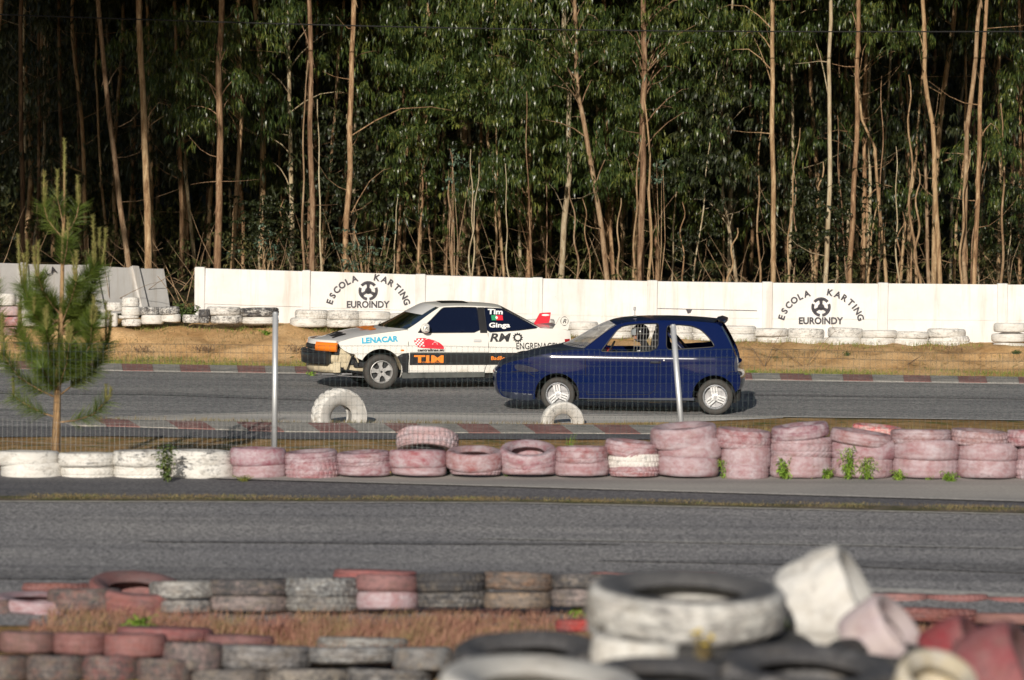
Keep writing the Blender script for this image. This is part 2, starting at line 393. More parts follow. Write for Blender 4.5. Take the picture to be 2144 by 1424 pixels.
def interp(pts, x):
    xs_ = [p[0] for p in pts]; ys_ = [p[1] for p in pts]
    if x <= xs_[0]:  k = (ys_[1]-ys_[0])/(xs_[1]-xs_[0]); return ys_[0] + k*(x-xs_[0])
    if x >= xs_[-1]: k = (ys_[-1]-ys_[-2])/(xs_[-1]-xs_[-2]); return ys_[-1] + k*(x-xs_[-1])
    return float(np.interp(x, xs_, ys_))
def strip(name, top, bot, z, mat, x0=-700, x1=2850, n=60, kind='structure', nr=2, follow=False):
    rows = []
    for j in range(nr+1):
        f = j/nr; row = []
        for i in range(n+1):
            px = x0 + (x1-x0)*i/n; py = interp(bot, px)*(1-f) + interp(top, px)*f
            p = G(px, py, z)
            if follow:
                for _ in range(8): p = G(px, py, (p.z + z + zg(p.x, p.y))/2)
            row.append(p)
        rows.append(row)
    o = MB().grid(rows).build(name, mat); tag(o, kind=kind); return o
# race track and its margins
strip('race_track', [(230,775),(2144,803)], [(-400,905),(150,900),(218,876),(571,864),(1000,867),(1640,873),(2144,880)], ZT, M['asphalt_far'])
strip('track_edge_line', [(218,873.5),(571,861.5),(1000,864.5),(1640,871),(2144,878.5)], [(218,876),(571,864),(1000,867),(1640,873),(2144,880)], ZT+0.008, M['line_white'], 225, 2600)
strip('far_edge_line', [(230,776),(2144,803)], [(230,778),(2144,805.5)], ZT+0.008, M['line_white'])
strip('concrete_apron', [(235,875),(571,864),(1000,867),(1400,871)], [(235,881),(420,884),(600,888),(1000,890),(1400,885),(1640,875),(1700,874)], ZT+0.003, M['apron'], 235, 1640, 50)
strip('trackside_sand', [(235,880),(420,883),(600,887),(1000,889),(1400,884)], [(150,884),(230,887),(600,894),(1372,899)], ZT+0.006, M['sand'], 235, 1400, 40)
strip('inner_lane', [(-400,893),(230,893),(600,905),(1372,909)], [(-400,925),(0,915),(230,913),(600,919),(1372,920)], ZT+0.004, M['asphalt_dark'], -700, 1480)
strip('service_lane', [(-400,985),(0,985),(2144,990)], [(-300,1032),(0,1039),(1072,1046),(2144,1064)], 0.008, M['asphalt_dark'], nr=10, follow=True)
strip('concrete_strip', [(300,975),(2144,985)], [(300,999),(450,1001),(1072,1018),(2144,1048)], 0.016, M['concrete_strip'], 380, 2850, nr=10, follow=True)
strip('strip_edge_line', [(450,1000),(1072,1017),(2144,1047)], [(450,1001.5),(1072,1019),(2144,1050)], 0.022, M['line_white'], 450, 2850, follow=True)
strip('verge', [(0,1038),(1072,1045),(2144,1063)], [(0,1049),(1072,1052),(2144,1075)], 0.012, M['verge'], nr=3)
strip('kart_lane', [(-300,1047),(0,1050),(1072,1052),(2144,1076)], [(-300,1305),(0,1310),(1072,1310),(2144,1330)], 0.008, M['asphalt_near'], nr=6)
strip('tyre_mark', [(1250,1173),(1700,1171),(2144,1182)], [(1250,1174),(1700,1183),(2144,1200)], 0.016, M['mark_dark'], 1250, 2850)
strip('tyre_mark', [(300,1132),(900,1133),(1300,1138)], [(300,1134),(900,1139),(1300,1140)], 0.016, M['mark_dark'], 300, 1300)
strip('tyre_mark', [(-400,1190),(500,1196),(900,1206)], [(-400,1212),(500,1212),(900,1207)], 0.016, M['mark_dark'], -400, 900)
strip('asphalt_joint', [(1072,1127),(2144,1146)], [(1072,1129),(2144,1148.5)], 0.016, M['mark_light'], 1000, 2850)
strip('tyre_mark', [(1560,824),(2144,831)], [(1560,827),(2144,836)], ZT+0.008, M['mark_dark'], 1560, 2850)
strip('tyre_mark', [(-300,812),(300,818),(700,838)], [(-300,822),(300,826),(700,840)], ZT+0.008, M['mark_dark'], -300, 700)
strip('lane_edge_line', [(0,1048.5),(1072,1051.5),(2144,1075.5)], [(0,1050.5),(1072,1053.5),(2144,1077.5)], 0.016, M['line_white'])
strip('pit_edge_line', [(1700,1224),(2144,1243)], [(1700,1233),(2144,1252)], 0.014, M['line_white'], 1650, 2800)

# kerbs: a raised sloping kerb in painted blocks; each kerb is one long object
def kerb(name, label, top, bot, z, x0, x1, step, skew, h=0.05):
    t = thing(name, label, 'kerb', G((x0+x1)/2, interp(bot, (x0+x1)/2), z))
    inv = t.location.copy(); k = 0; px = x0
    while px < x1:
        w_ = step*random.uniform(0.88, 1.12); q = min(px+w_, x1+20)
        a, b = G(px, interp(bot, px), z), G(q, interp(bot, q), z)
        c, d = G(q+skew, interp(top, q+skew), z), G(px+skew, interp(top, px+skew), z)
        g = (b-a)*0.004; hh = Vector((0,0,h)); lo = Vector((0,0,0.012))
        m_ = MB(); vs = [a+g, b-g, c-g, d+g]
        top_ = [vs[0]+lo, vs[1]+lo, vs[2]+hh, vs[3]+hh]; bt = [p-Vector((0,0,0.1)) for p in vs]
        m_.add([p-inv for p in bt+top_], [(3,2,1,0),(4,5,6,7),(0,1,5,4),(1,2,6,5),(2,3,7,6),(3,0,4,7)])
        m_.build('kerb_block', M['kerb_white' if k % 2 == 0 else 'kerb_red'], t)
        k += 1; px = q
    return t
kerb('kerb', 'long red and white kerb on the far side of the race track', [(-100,757),(230,767),(2144,795)], [(-100,769),(230,776),(2144,803)], ZT, -170, 2320, 64, -3)
kerb('kerb', 'red and white kerb on the near side, before the half-buried tyres', [(150,882),(230,885),(600,892),(1372,897)], [(150,891),(230,893),(600,904),(1372,909)], ZT, 150, 1440, 74, -26)

# ------------------------------------------------------------------ grasses that nobody could count
def blades(name, pts, h, wd, mat, lean=0.35, label=None, cat='grass', per=1):
    n = len(pts); base = np.array([tuple(p) for p in pts], dtype=float)
    ang = RNG.uniform(0, 2*PI, n); hh = RNG.uniform(0.45, 1.15, n)*h
    dx = np.cos(ang); dy = np.sin(ang); le = RNG.uniform(0.05, lean, n)
    side = np.stack([-np.sin(ang+0.6), np.cos(ang+0.6), np.zeros(n)], 1)*wd/2
    mid = base + np.stack([dx*le*hh*0.35, dy*le*hh*0.35, hh*0.6], 1)
    tip = base + np.stack([dx*le*hh*1.2, dy*le*hh*1.2, hh], 1)
    V = np.stack([base-side, base+side, mid+side*0.7, mid-side*0.7, tip-side*0.05, tip+side*0.05], 1).reshape(-1, 3)
    i = np.arange(n)[:, None]*6
    Q = np.concatenate([i+np.array([[0,1,2,3]]), i+np.array([[3,2,5,4]])], 0)
    o = npmesh(name, V, Q, mat); tag(o, label, cat, None, 'stuff'); return o
def scat_strip(top, bot, z, x0, x1, n, clump=0.5, zf=None):
    out = []
    while len(out) < n:
        px = random.uniform(x0, x1); f = random.random()
        py = interp(bot, px)*(1-f) + interp(top, px)*f
        p = G(px, py, z)
        if noise.noise(Vector((p.x*1.4, p.y*2.0, 4.2))) < random.uniform(-0.5, 0.5)*1.0 + (clump-0.5): continue
        if zf: p.z = zf(p.x, p.y)
        out.append(p)
    return out
gz = lambda x, y: zg(x, y) + rough(x, y)
blades('verge_grass', scat_strip([(0,1036),(1072,1043),(2144,1062)], [(0,1048),(1072,1051),(2144,1074)], 0.0, -150, 2300, 8000, 0.5), 0.034, 0.006, M['grass_dry'], 0.9, 'low dry grass in the long joint between the two asphalt lanes')
def scat_v(v0, v1, n, clump, x0=-10.5, x1=10.5):
    out = []
    while len(out) < n:
        x = random.uniform(x0, x1); v = random.uniform(v0, v1); y = v-0.06*x
        if noise.noise(Vector((x*0.8, y*1.6, 8.2))) < random.uniform(-0.4, 0.4)+(clump-0.5): continue
        out.append(Vector((x, y, gz(x, y))))
    return out
blades('kerbside_grass', scat_v(66.55, 67.5, 16000, 0.45), 0.075, 0.008, M['grass_green'], 0.8, 'short patchy grass along the foot of the sand bank')
blades('bank_grass', scat_v(67.4, 69.0, 2600, 0.62), 0.10, 0.009, M['grass_dry'], 0.9, 'scattered dry grass on the sandy bank')
blades('bank_foot_grass', scat_v(68.6, 69.3, 3500, 0.55), 0.11, 0.009, M['grass_green'], 0.8, 'grass tufts round the bases of the white tyres by the wall')
blades('trackside_grass', scat_strip([(200,880),(600,888),(1400,892)], [(200,884),(600,892),(1400,898)], ZT, 200, 1450, 2200, 0.55), 0.09, 0.007, M['grass_dry'], 0.8, 'thin dry grass behind the near red and white kerb')
pts = [Vector((random.uniform(-7, 7), random.uniform(44.0, 49.3), 0)) for _ in range(14000)]
pts = [Vector((p.x, p.y, gz(p.x, p.y))) for p in pts if noise.noise(p*1.3) > random.uniform(-0.4, 0.4)]
blades('infield_grass', pts, 0.08, 0.007, M['grass_dry'], 0.8, 'short dry grass behind the pink and white tyre wall')
pts = [Vector((x, y, gz(x, y))) for x, y in ((random.uniform(2.6, 9), random.uniform(49.5, 55.0)) for _ in range(14000)) if noise.noise(Vector((x*1.1, y*1.8, 1))) > random.uniform(-0.5, 0.5)]
blades('right_verge_grass', pts, 0.08, 0.008, M['grass_dry'], 0.8, 'dry grass on the right verge beyond the pink tyres')
blades('tyre_foot_grass', [Vector((p.x, p.y, 0.01)) for p in [G(random.uniform(480, 2144), random.uniform(0, 1)**2*6+986+0*1, 0.05) for _ in range(1500)]], 0.07, 0.006, M['grass_green'], 0.9, 'small grass tufts at the foot of the pink tyre wall')
# patch of reddish weeds between the two nearest tyre rows
pts = []
while len(pts) < 26000:
    x = random.uniform(-3.7, 4.0); y = random.uniform(27.2, 30.3)
    if noise.noise(Vector((x*1.2, y*1.2, 0))) < random.uniform(-0.6, 0.4): continue
    pts.append(Vector((x, y, gz(x, y))))
blades('weed_patch', pts, 0.12, 0.007, M['weed_red'], 1.0, 'patch of reddish dry weeds between the two nearest tyre rows', 'weeds')
# ------------------------------------------------------------------ tyres
def tyre_mesh(name, pattern, n=128, seed=0, chunky=0.0, inner=0.57):
    prof = [(0.60,-0.20),(0.57,-0.26),(0.60,-0.34),(0.69,-0.47),(0.80,-0.52),(0.905,-0.50)]
    tz = np.linspace(-0.44, 0.44, 15); tr = [0.952 + 0.048*(1-abs(z/0.44)**3.6) for z in tz]
    prof += list(zip(tr, tz)); prof += [(0.905,0.50),(0.80,0.52),(0.69,0.47),(0.60,0.34),(0.57,0.26),(0.60,0.20)]
    prof += [(0.72,0.34),(0.86,0.36),(0.93,0.22),(0.94,0.0),(0.93,-0.22),(0.86,-0.36),(0.72,-0.34)]
    ki = (0.91-inner)/(0.91-0.57); prof = [(0.91-(0.91-r)*ki if (r < 0.90 and abs(z) > .19) else r, z) for r, z in prof]
    V = []; m = len(prof)
    for k in range(n):
        q = 2*PI*k/n
        for i, (r, z) in enumerate(prof):
            rr = r
            if 6 <= i < 21:
                j = i-6; zz = tz[j]; d = 0.0; g = 0.034+chunky
                if pattern == 'rib':
                    if j in (3, 7, 11): d = g*0.5
                    elif k % 4 == 0 and j not in (0, 14): d = g*0.35
                elif pattern == 'zigzag':
                    if j in (4, 10): d = g
                    elif (k + abs(j-7)) % 4 == 0: d = g*0.9
                elif pattern == 'block':
                    if j in (2, 7, 12): d = g
                    elif (k + (2 if j > 7 else 0)) % 4 == 0: d = g*0.9
                elif pattern == 'chunky':
                    if (k + (3 if j > 7 else 0) + abs(j-7)//2) % 6 in (0, 1): d = g*1.6
                    if j == 7: d = max(d, g*0.7)
                elif pattern == 'worn':
                    if j in (5, 9): d = g*0.35
                rr -= d
            dv = Vector((math.cos(q)*1.3, math.sin(q)*1.3, z*0.8+seed*7))
            rr += 0.018*noise.noise(dv); zz2 = z + 0.035*noise.noise(dv*1.3+Vector((5,5,5)))*(1 if r < 1.1 else 0)
            V.append((rr*math.cos(q), rr*math.sin(q), zz2))
    Fs = []
    for k in range(n):
        k2 = (k+1) % n
        for i in range(m):
            j = (i+1) % m; Fs.append((k*m+i, k2*m+i, k2*m+j, k*m+j))
    me = bpy.data.meshes.new(name); me.from_pydata(V, [], Fs); me.update()
    me.polygons.foreach_set('use_smooth', [True]*len(me.polygons))
    me.polygons.foreach_set('material_index', [1 if (i % m) >= m-8 else 0 for i in range(len(Fs))])
    try: me.set_sharp_from_angle(angle=math.radians(32))
    except Exception: pass
    return me
PATS = ['rib', 'zigzag', 'block', 'worn', 'rib', 'zigzag']
TM = [[tyre_mesh('tyre_mesh', p, seed=i) for i, p in enumerate(PATS)] for _ in range(1)][0]
TMAT = {}
def tyre_data(i, matname):
    k = (i, matname)
    if k not in TMAT:
        me = TM[i].copy(); me.materials.clear(); me.materials.append(M[matname]); me.materials.append(M['rubber_black']); TMAT[k] = me
    return TMAT[k]
def tyre(loc, R, h, mat, color, label, group=None, tilt=(0,0), pat=None, worn=1.0, rotz=None, cat='tyre', data=None, name='tyre'):
    i = random.randrange(len(TM)) if pat is None else pat
    o = bpy.data.objects.new(name, data or tyre_data(i, mat)); COL.objects.link(o)
    o.scale = (R, R, h)
    rz = random.uniform(0, 2*PI) if rotz is None else rotz
    o.rotation_euler = (Euler((tilt[0], tilt[1], 0)).to_matrix() @ Matrix.Rotation(rz, 3, 'Z')).to_euler()
    o.location = loc; o.color = (*color, worn); tag(o, label, cat, group)
    return o
def tyre_px(x0, x1, yt, yb, s, mat, color, label, group, tilt=(0,0), worn=1.0, pat=None, push=0.0, top=True):
    if s == 190: yb += 9; yt += 3
    R = (x1-x0)/s/2*(1.10 if s > 240 else 1.06); cx = (x0+x1)/2; ell = 2*R*(yt-YH)/F*s*0.72 if top else 0; h = (yb-yt-ell)/s*0.96
    yt = yb - h*s
    if tilt != (0,0): h = min(h, 0.2*(R/0.3))
    else: tilt = (T(-7 if s > 240 else -3)+random.uniform(-.02,.02), random.uniform(-.025,.025))
    p = P(cx, (yt+yb)/2, s); p.y += R + push; p.x *= (p.y)/(p.y-R-push)
    return tyre(p, R, h, mat, color, label, group, tilt, pat, worn)
WH = (0.74,0.73,0.70); PK = (0.25,0.085,0.095); PKL = (0.60,0.40,0.39)
COLN = {}
def rowtyres(cols, s, rowname, group, start=0):
    random.seed(len(cols))
    # cols: list of columns, each a list of dicts top to bottom
    for ci, col in enumerate(cols):
        n = len(col); lv = {1: ['only'], 2: ['upper', 'lower'], 3: ['top', 'middle', 'bottom'], 4: ['topmost', 'second', 'third', 'bottom']}[n]
        for k, t in enumerate(col):
            x0, x1, yt, yb = t[:4]; o = t[4] if len(t) > 4 else {}
            mat = o.get('m', 'tyre_white'); c = o.get('c', WH)
            desc = o.get('d', 'white')
            lab = o.get('l') or f"{lv[k]} {desc} tyre, {nth(ci+start)} stack from the left {rowname}"
            tyre_px(x0, x1, yt, yb, o.get('s', s), mat, c, lab, group, o.get('t', (0,0)), o.get('w', random.uniform(0.75, 1.0)), o.get('p'), o.get('push', random.uniform(-0.04, 0.04)), k == 0)
def W_(**k): return dict(k)
pk = lambda **k: dict({'m': 'tyre_pink', 'c': (PK[0]*random.uniform(.85,1.2), PK[1]*random.uniform(.85,1.25), PK[2]*random.uniform(.9,1.2)), 'd': 'faded red'}, **k)
pl = lambda **k: dict({'m': 'tyre_pink', 'c': (0.31,0.165,0.18), 'd': 'pale pink'}, **k)
T = math.radians
mid = [
 [(-8,122,938,972),(4,130,970,1004)],
 [(125,239,941,972),(130,240,970,1003)],
 [(238,360,936,972,W_(w=.7)),(241,360,970,1003)],
 [(361,484,936,972,W_(w=.75)),(362,487,970,1003)],
 [(484,597,931,971,pk(d='deep red')),(490,598,969,999,pl())],
 [(598,706,938,978,pk(t=(0,T(-4)))),(600,708,967,998,pk())],
 [(707,815,939,970,pk(t=(0,T(-3)))),(709,820,966,991,pk())],
 [(816,933,935,976,pk()),(821,932,972,990,pl())],
 [(935,1050,935,976,pk(t=(T(6),0))),(945,1048,973,990,pl())],
 [(1048,1164,930,972,pk(t=(T(14),0),d='faded red tilted')),(1052,1162,970,990,pl())],
 [(1165,1270,928,965,pk()),(1163,1273,962,991,pl())],
 [(1268,1375,918,952,pk(t=(0,T(6)),d='tilted faded red')),(1275,1380,950,979,W_(d='whitish',c=(.7,.66,.64))),(1278,1378,977,993,pk())],
 [(1364,1499,884,931,pl(t=(T(3),T(-5)),d='large tilted pink')),(1377,1511,918,958,pl(d='large pink')),(1378,1503,957,993,pl())],
 [(1500,1612,889,938,pk(t=(0,T(4)))),(1512,1611,934,974,pl()),(1512,1607,972,998,pl())],
 [(1617,1733,882,913,pk(t=(0,T(-7)),d='tilted faded red')),(1612,1741,916,955,pl()),(1611,1738,954,996,pl())],
 [(1740,1865,896,926,pk(t=(0,T(7)),d='slumping faded red')),(1739,1875,922,960,pk()),(1741,1867,958,996,pl())],
 [(1866,1990,893,926,pk()),(1873,2005,922,959,pl()),(1869,2003,959,996,pl())],
 [(1992,2108,895,928,pk(t=(0,T(3)))),(2006,2128,928,961,pl()),(2004,2127,961,997,pl())],
 [(2110,2222,893,929,pk()),(2129,2245,929,963,pl()),(2127,2245,963,1000,pl())],
]
rowtyres(mid, 190, 'of the middle tyre wall', 'tyres of the long wall across the middle')
p_ = P(895, 926, 183); tyre(p_, 0.36, 0.21, 'tyre_pink', (0.5,0.30,0.30), 'large pale pink tyre leaning behind the middle tyre wall', None, (T(-20), T(3)), 2)
p_ = P(1836, 905, 178); tyre(p_, 0.30, 0.16, 'tyre_white', (0.75,0.06,0.08), 'bright red tyre lying behind the slumping faded red tyre', None, (0, T(4)), 3)

far = [
 [(222,256,632,652),(228,246,655,684)],
 [(256,291,622,643),(255,293,643,661),(249,290,661,668),(256,295,669,684)],
 [(290,335,642,661,W_(w=.45,d='grey topped white')),(297,342,660,680)],
 [(333,375,640,660,W_(t=(0,T(-3)),w=.5,d='grey topped white')),(338,378,658,675)],
 [(383,420,658,677,W_(w=.6))],
 [(416,440,647,664,W_(w=.2,d='small dark grey')),(418,438,664,677,W_(w=.4))],
 [(434,503,641,662,W_(w=.7)),(440,507,660,679,W_(w=.6))],
 [(505,582,643,665,W_(w=.35,d='black edged white')),(508,582,665,681)],
 [(619,686,648,669),(609,684,667,687)],
 [(686,752,649,671,W_(w=.7)),(685,750,670,687)],
 [(750,816,651,672),(752,816,671,688)],
 [(818,886,655,675),(820,886,674,690)],[(888,955,658,678),(889,955,677,693)],[(957,1024,661,681),(958,1022,680,696)],
 [(1026,1092,664,684),(1026,1092,683,699)],[(1094,1160,667,687),(1096,1160,686,702)],
 [(1188,1251,673,693),(1192,1256,692,708)],
 [(1256,1324,676,696),(1258,1322,695,711)],[(1326,1392,677,698),(1326,1390,697,713)],[(1393,1450,678,700),(1392,1450,699,715)],
 [(1451,1513,679,701),(1452,1512,700,716)],
 [(1515,1582,681,701,W_(p=1)),(1520,1583,701,718)],
 [(1580,1648,686,706),(1583,1652,706,721)],
 [(1650,1724,687,711,W_(w=.75)),(1651,1725,710,725)],
 [(1735,1805,685,710,W_(w=.75)),(1725,1802,708,727)],
 [(1806,1876,690,709),(1801,1873,708,728)],
 [(1876,1943,693,711),(1872,1943,710,730)],
 [(1943,2020,687,709,W_(w=.8)),(1945,2028,706,730)],
]
rowtyres(far, 116, 'at the wall foot', 'white tyres along the foot of the wall')
rowtyres([[(2082,2152,675,697),(2077,2150,697,718),(2081,2147,717,735)]], 116, 'x', 'white tyres along the foot of the wall') if False else None
for k, t_ in enumerate([(2082,2152,675,697),(2077,2150,697,718),(2081,2147,717,735)]):
    tyre_px(*t_, 116, 'tyre_white', WH, ['top','middle','bottom'][k]+' white tyre of the three-high stack at the right edge', 'white tyres along the foot of the wall')
left = [((-12,33,613,640),WH,'white tyre on top of the red pile at the left edge','tyre_white'),
 ((-14,42,640,662),(0.6,0.42,0.4),'pinkish white tyre second from the top of the left-edge pile','tyre_pink'),
 ((-10,44,662,684),(0.42,0.10,0.08),'dark red tyre third from the top of the left-edge pile','tyre_pink'),
 ((-12,46,684,708),(0.50,0.22,0.18),'faded red tyre at the bottom of the left-edge pile','tyre_pink'),
 ((52,112,622,644),WH,'upper white tyre just left of the young pine','tyre_white'),
 ((50,110,644,664),WH,'middle white tyre just left of the young pine','tyre_white'),
 ((48,112,664,685),WH,'bottom white tyre just left of the young pine','tyre_white'),
 ((118,176,628,648),WH,'upper white tyre hidden behind the young pine','tyre_white'),
 ((116,176,648,668),WH,'middle white tyre hidden behind the young pine','tyre_white'),
 ((180,226,646,667),WH,'upper white tyre just right of the young pine','tyre_white'),
 ((178,227,667,686),WH,'lower white tyre just right of the young pine','tyre_white')]
for r_, c_, l_, m_ in left: tyre_px(*r_, 116, m_, c_, l_, 'tyres of the pile at the left', (0,0), random.uniform(.7,1))

mx = lambda c, d, **k: dict({'m': 'tyre_mixed', 'c': c, 'd': d}, **k)
near = [
 [(-62,38,1252,1312,mx((0.186,0.074,0.068),'dark red',w=.8))],
 [(-8,170,1243,1290,pl(t=(0,T(2)),d='pinkish white')),(46,150,1285,1320,pk(d='faded red'))],
 [(105,250,1226,1290,mx((0.211,0.087,0.074),'dark red brown',w=.8))],
 [(190,380,1212,1292,dict(m='tyre_red',c=(0.234,0.085,0.078),d='red tilted',t=(T(9),T(5))))],
 [(318,447,1213,1264,mx((0.515,0.515,0.499),'greyish white',w=.85)),(330,440,1264,1292,mx((0.468,0.452,0.437),'grey white'))],
 [(440,605,1208,1260,mx((0.310,0.236,0.229),'grey and pink',w=.6)),(442,600,1258,1292,mx((0.360,0.279,0.267),'pale pink grey'))],
 [(602,748,1203,1258,mx((0.484,0.515,0.530),'bluish white',w=.75)),(603,746,1257,1290,mx((0.310,0.310,0.298),'grey'))],
 [(748,872,1200,1248,dict(m='tyre_red',c=(0.273,0.143,0.143),d='pink grey',w=.8)),(750,872,1246,1285,pl(w=.9))],
 [(873,1013,1193,1247,mx((0.298,0.273,0.236),'grey brown',w=.35)),(876,1020,1243,1283,mx((0.341,0.329,0.310),'grey white',w=.6))],
 [(1014,1155,1194,1247,mx((0.260,0.155,0.099),'rusty brown',w=.8)),(1016,1150,1247,1282,mx((0.310,0.223,0.155),'brown'))],
 [(1156,1290,1198,1242,mx((0.310,0.273,0.260),'grey',w=.55)),(1157,1300,1242,1280,mx((0.310,0.248,0.236),'grey pink'))],
 [(1296,1420,1200,1245,mx((0.310,0.124,0.118),'faded red'))],
]
rowtyres(near, 262, 'of the near row', 'tyres of the row before the kart lane')
for k, (x0,x1,yt,yb,s_,c_,l_) in enumerate([
 (52,192,1216,1262,255,(0.198,0.078,0.066),'dark red tyre behind the brown one at the left of the near row'),
 (705,868,1188,1232,250,(0.330,0.120,0.114),'reddish tyre just behind the bluish white tyre of the near row'),
 (1240,1376,1193,1232,252,(0.312,0.132,0.114),'left one of two flat red tyres behind the big white tyre'),
 (1372,1500,1190,1228,248,(0.300,0.102,0.096),'right one of two flat red tyres behind the big white tyre'),
 (1822,1938,1238,1274,250,(0.300,0.150,0.138),'pale red tyre nearest the white upright tyre at the right'),
 (1940,2064,1240,1278,250,(0.270,0.120,0.114),'red tyre in the middle of the back row at the far right'),
 (2066,2180,1246,1286,250,(0.252,0.102,0.096),'red tyre ending the back row at the right edge'),
 (1855,2040,1266,1314,268,(0.216,0.078,0.066),'dark red wide tyre in the front row at the far right'),
 (2041,2200,1278,1320,268,(0.252,0.132,0.114),'brownish red tyre in the front row at the right edge'),
 (1168,1300,1292,1332,288,(0.372,0.048,0.042),'bright red tyre below the left end of the big white tyre')]):
    tyre_px(x0, x1, yt, yb, s_, 'tyre_red', c_, l_, 'red tyres round the near pile', (0,0), 0.9)
# foreground row: overlapping tyres, two deep
T = math.radians
up_ = [(-95,1,1320,1374,(.20,.09,.08),'dark red'),(-2,117,1318,1374,(.15,.09,.08),'brown black'),(113,222,1320,1377,(.19,.085,.08),'rusty red'),(218,347,1322,1384,(.22,.09,.085),'brick red'),(343,464,1340,1412,(.30,.20,.20),'pinkish grey'),(460,652,1344,1416,(.28,.28,.29),'blotchy blue grey'),(648,828,1348,1402,(.33,.34,.35),'pale grey'),(824,944,1350,1412,(.20,.21,.22),'dark grey')]
lo_ = [(-60,60,'brown'),(56,178,'dark rusty'),(174,290,'dull red'),(286,402,'reddish brown'),(398,560,'dirty grey'),(556,730,'stained pale'),(726,900,'grey')]
for k, (x0,x1,yt,yb,c_,d_) in enumerate(up_):
    tyre_px(x0+2, x1-2, yt, yb, 296, 'tyre_red' if k < 4 else 'tyre_mixed', c_, f'{d_} upper tyre, {nth(k)} from the left, foreground row', 'tyres of the foreground row', (0,0), random.uniform(.7,.95), None, .0, True)
for k, (x0,x1,d_) in enumerate(lo_):
    c_ = [(.17,.09,.07),(.16,.08,.07),(.26,.07,.07),(.18,.09,.08),(.24,.21,.19),(.34,.31,.27),(.26,.26,.26)][k]; y_ = 1380 + (34 if k > 3 else 6 if k == 3 else 0)*.9
    tyre_px(x0+1, x1-1, y_, y_+56, 297, 'tyre_mixed', c_, f'{d_} lower tyre, {nth(k)} from the left, foreground row', 'tyres of the foreground row', (0,0), 0.75, None, .0, False)
for k, (x0,x1,yt,c_,l_) in enumerate([(250,440,1322,(.24,.08,.08),'flat red tyre just behind the brick red foreground tyre'),(430,570,1340,(.17,.08,.08),'dark red tyre peeking out behind the blotchy blue grey foreground tyre'),(670,850,1344,(.42,.43,.42),'pale rimmed tyre behind the pale grey foreground tyre')]):
    tyre_px(x0, x1, yt, yt+50, 286, 'tyre_red' if k < 2 else 'tyre_mixed', c_, l_, 'tyres of the foreground row', (0,0), .9, None, .42, True)
# heap of big tyres close to the camera at the right
TRUCK = tyre_mesh('truck_tyre_mesh', 'zigzag', 120, 3, -0.012)
CHUNK = tyre_mesh('chunk_tyre_mesh', 'chunky', 72, 9, -0.006)
BURIED = tyre_mesh('buried_tyre_mesh', 'chunky', 120, 5, 0.0, 0.40)
def trk(m, src=None): me = (src or TRUCK).copy(); me.materials.clear(); me.materials.append(M[m]); me.materials.append(M['rubber_black']); return me
big = trk('tyre_white'); bigm = trk('tyre_mixed'); bigp = trk('tyre_red')
def big_tyre(px, py, s, R, h, tilt, c, label, data, worn=0.9, rotz=None):
    return tyre(P(px, py, s), R, h, None, c, label, None, tilt, 0, worn, rotz, 'tyre', data, 'truck_tyre')
big_tyre(1437, 1270, 445, 0.475, 0.20, (T(4), T(1.5)), (0.60,0.60,0.58), 'big white tyre lying flat with its dark hole showing, close to the camera', trk('tyre_heap'), 0.78)
big_tyre(1395, 1283, 425, 0.40, 0.22, (T(3), T(-2)), (0.60,0.60,0.58), 'white tyre pushed out behind and left of the big white one', trk('tyre_heap'), 0.85)
big_tyre(1475, 1372, 445, 0.53, 0.21, (T(1), T(3)), (.06,.06,.06), 'plain black tyre squashed beneath the big white tyre', trk('rubber_black'))
big_tyre(1330, 1380, 455, 0.21, 0.20, (0, T(5)), (0.60,0.60,0.58), 'small white tyre under the left end of the big white tyre', trk('tyre_white'))
big_tyre(1736, 1268, 430, 0.27, 0.34, (T(12), T(62)), (0.62,0.62,0.61), 'white chunky tyre standing tilted beside the big white tyre', trk('tyre_white', CHUNK), 0.95, 0.4)
big_tyre(1846, 1338, 440, 0.20, 0.24, (T(20), T(50)), (.52,.44,.43), 'pinkish white tyre leaning against the white upright tyre', trk('tyre_pink'), 0.95)
big_tyre(1850, 1400, 448, 0.28, 0.19, (T(2), T(6)), (.06,.06,.06), 'black tyre in the heap under the pinkish white one', trk('rubber_black'))
big_tyre(1690, 1436, 500, 0.385, 0.20, (T(6), T(2)), (.52,.52,.53), 'grey tyre with a pale rim at the bottom of the heap', bigm, 0.5)
big_tyre(1400, 1450, 500, 0.34, 0.19, (T(3), T(1)), (.30,.30,.29), 'dark grey tyre at the bottom below the black one', trk('tyre_mixed'), 0.4)
big_tyre(1105, 1398, 430, 0.375, 0.22, (T(5), T(-2)), (.45,.45,.46), 'grey tyre with a dark rim left of the heap', trk('tyre_mixed'), 0.5)
big_tyre(1130, 1468, 520, 0.42, 0.21, (T(5), T(3)), (0.60,0.60,0.58), 'white tyre cut by the bottom edge left of the heap', trk('tyre_white'), 0.95)
big_tyre(1955, 1450, 520, 0.17, 0.2, (T(30), T(10)), (.66,.56,.36), 'yellowish tyre cut by the bottom edge', trk('tyre_white'), 0.95)
big_tyre(2010, 1388, 440, 0.22, 0.24, (T(15), T(58)), (.26,.035,.045), 'red tyre standing on edge left of the pink one', bigp, 0.95)
big_tyre(2108, 1440, 455, 0.30, 0.30, (T(15), T(62)), (.25,.07,.08), 'pinkish red tyre standing on edge at the right edge', trk('tyre_red'), 0.95)
BURIED2 = tyre_mesh('buried_tyre_mesh', 'worn', 120, 6, 0.0, 0.44)
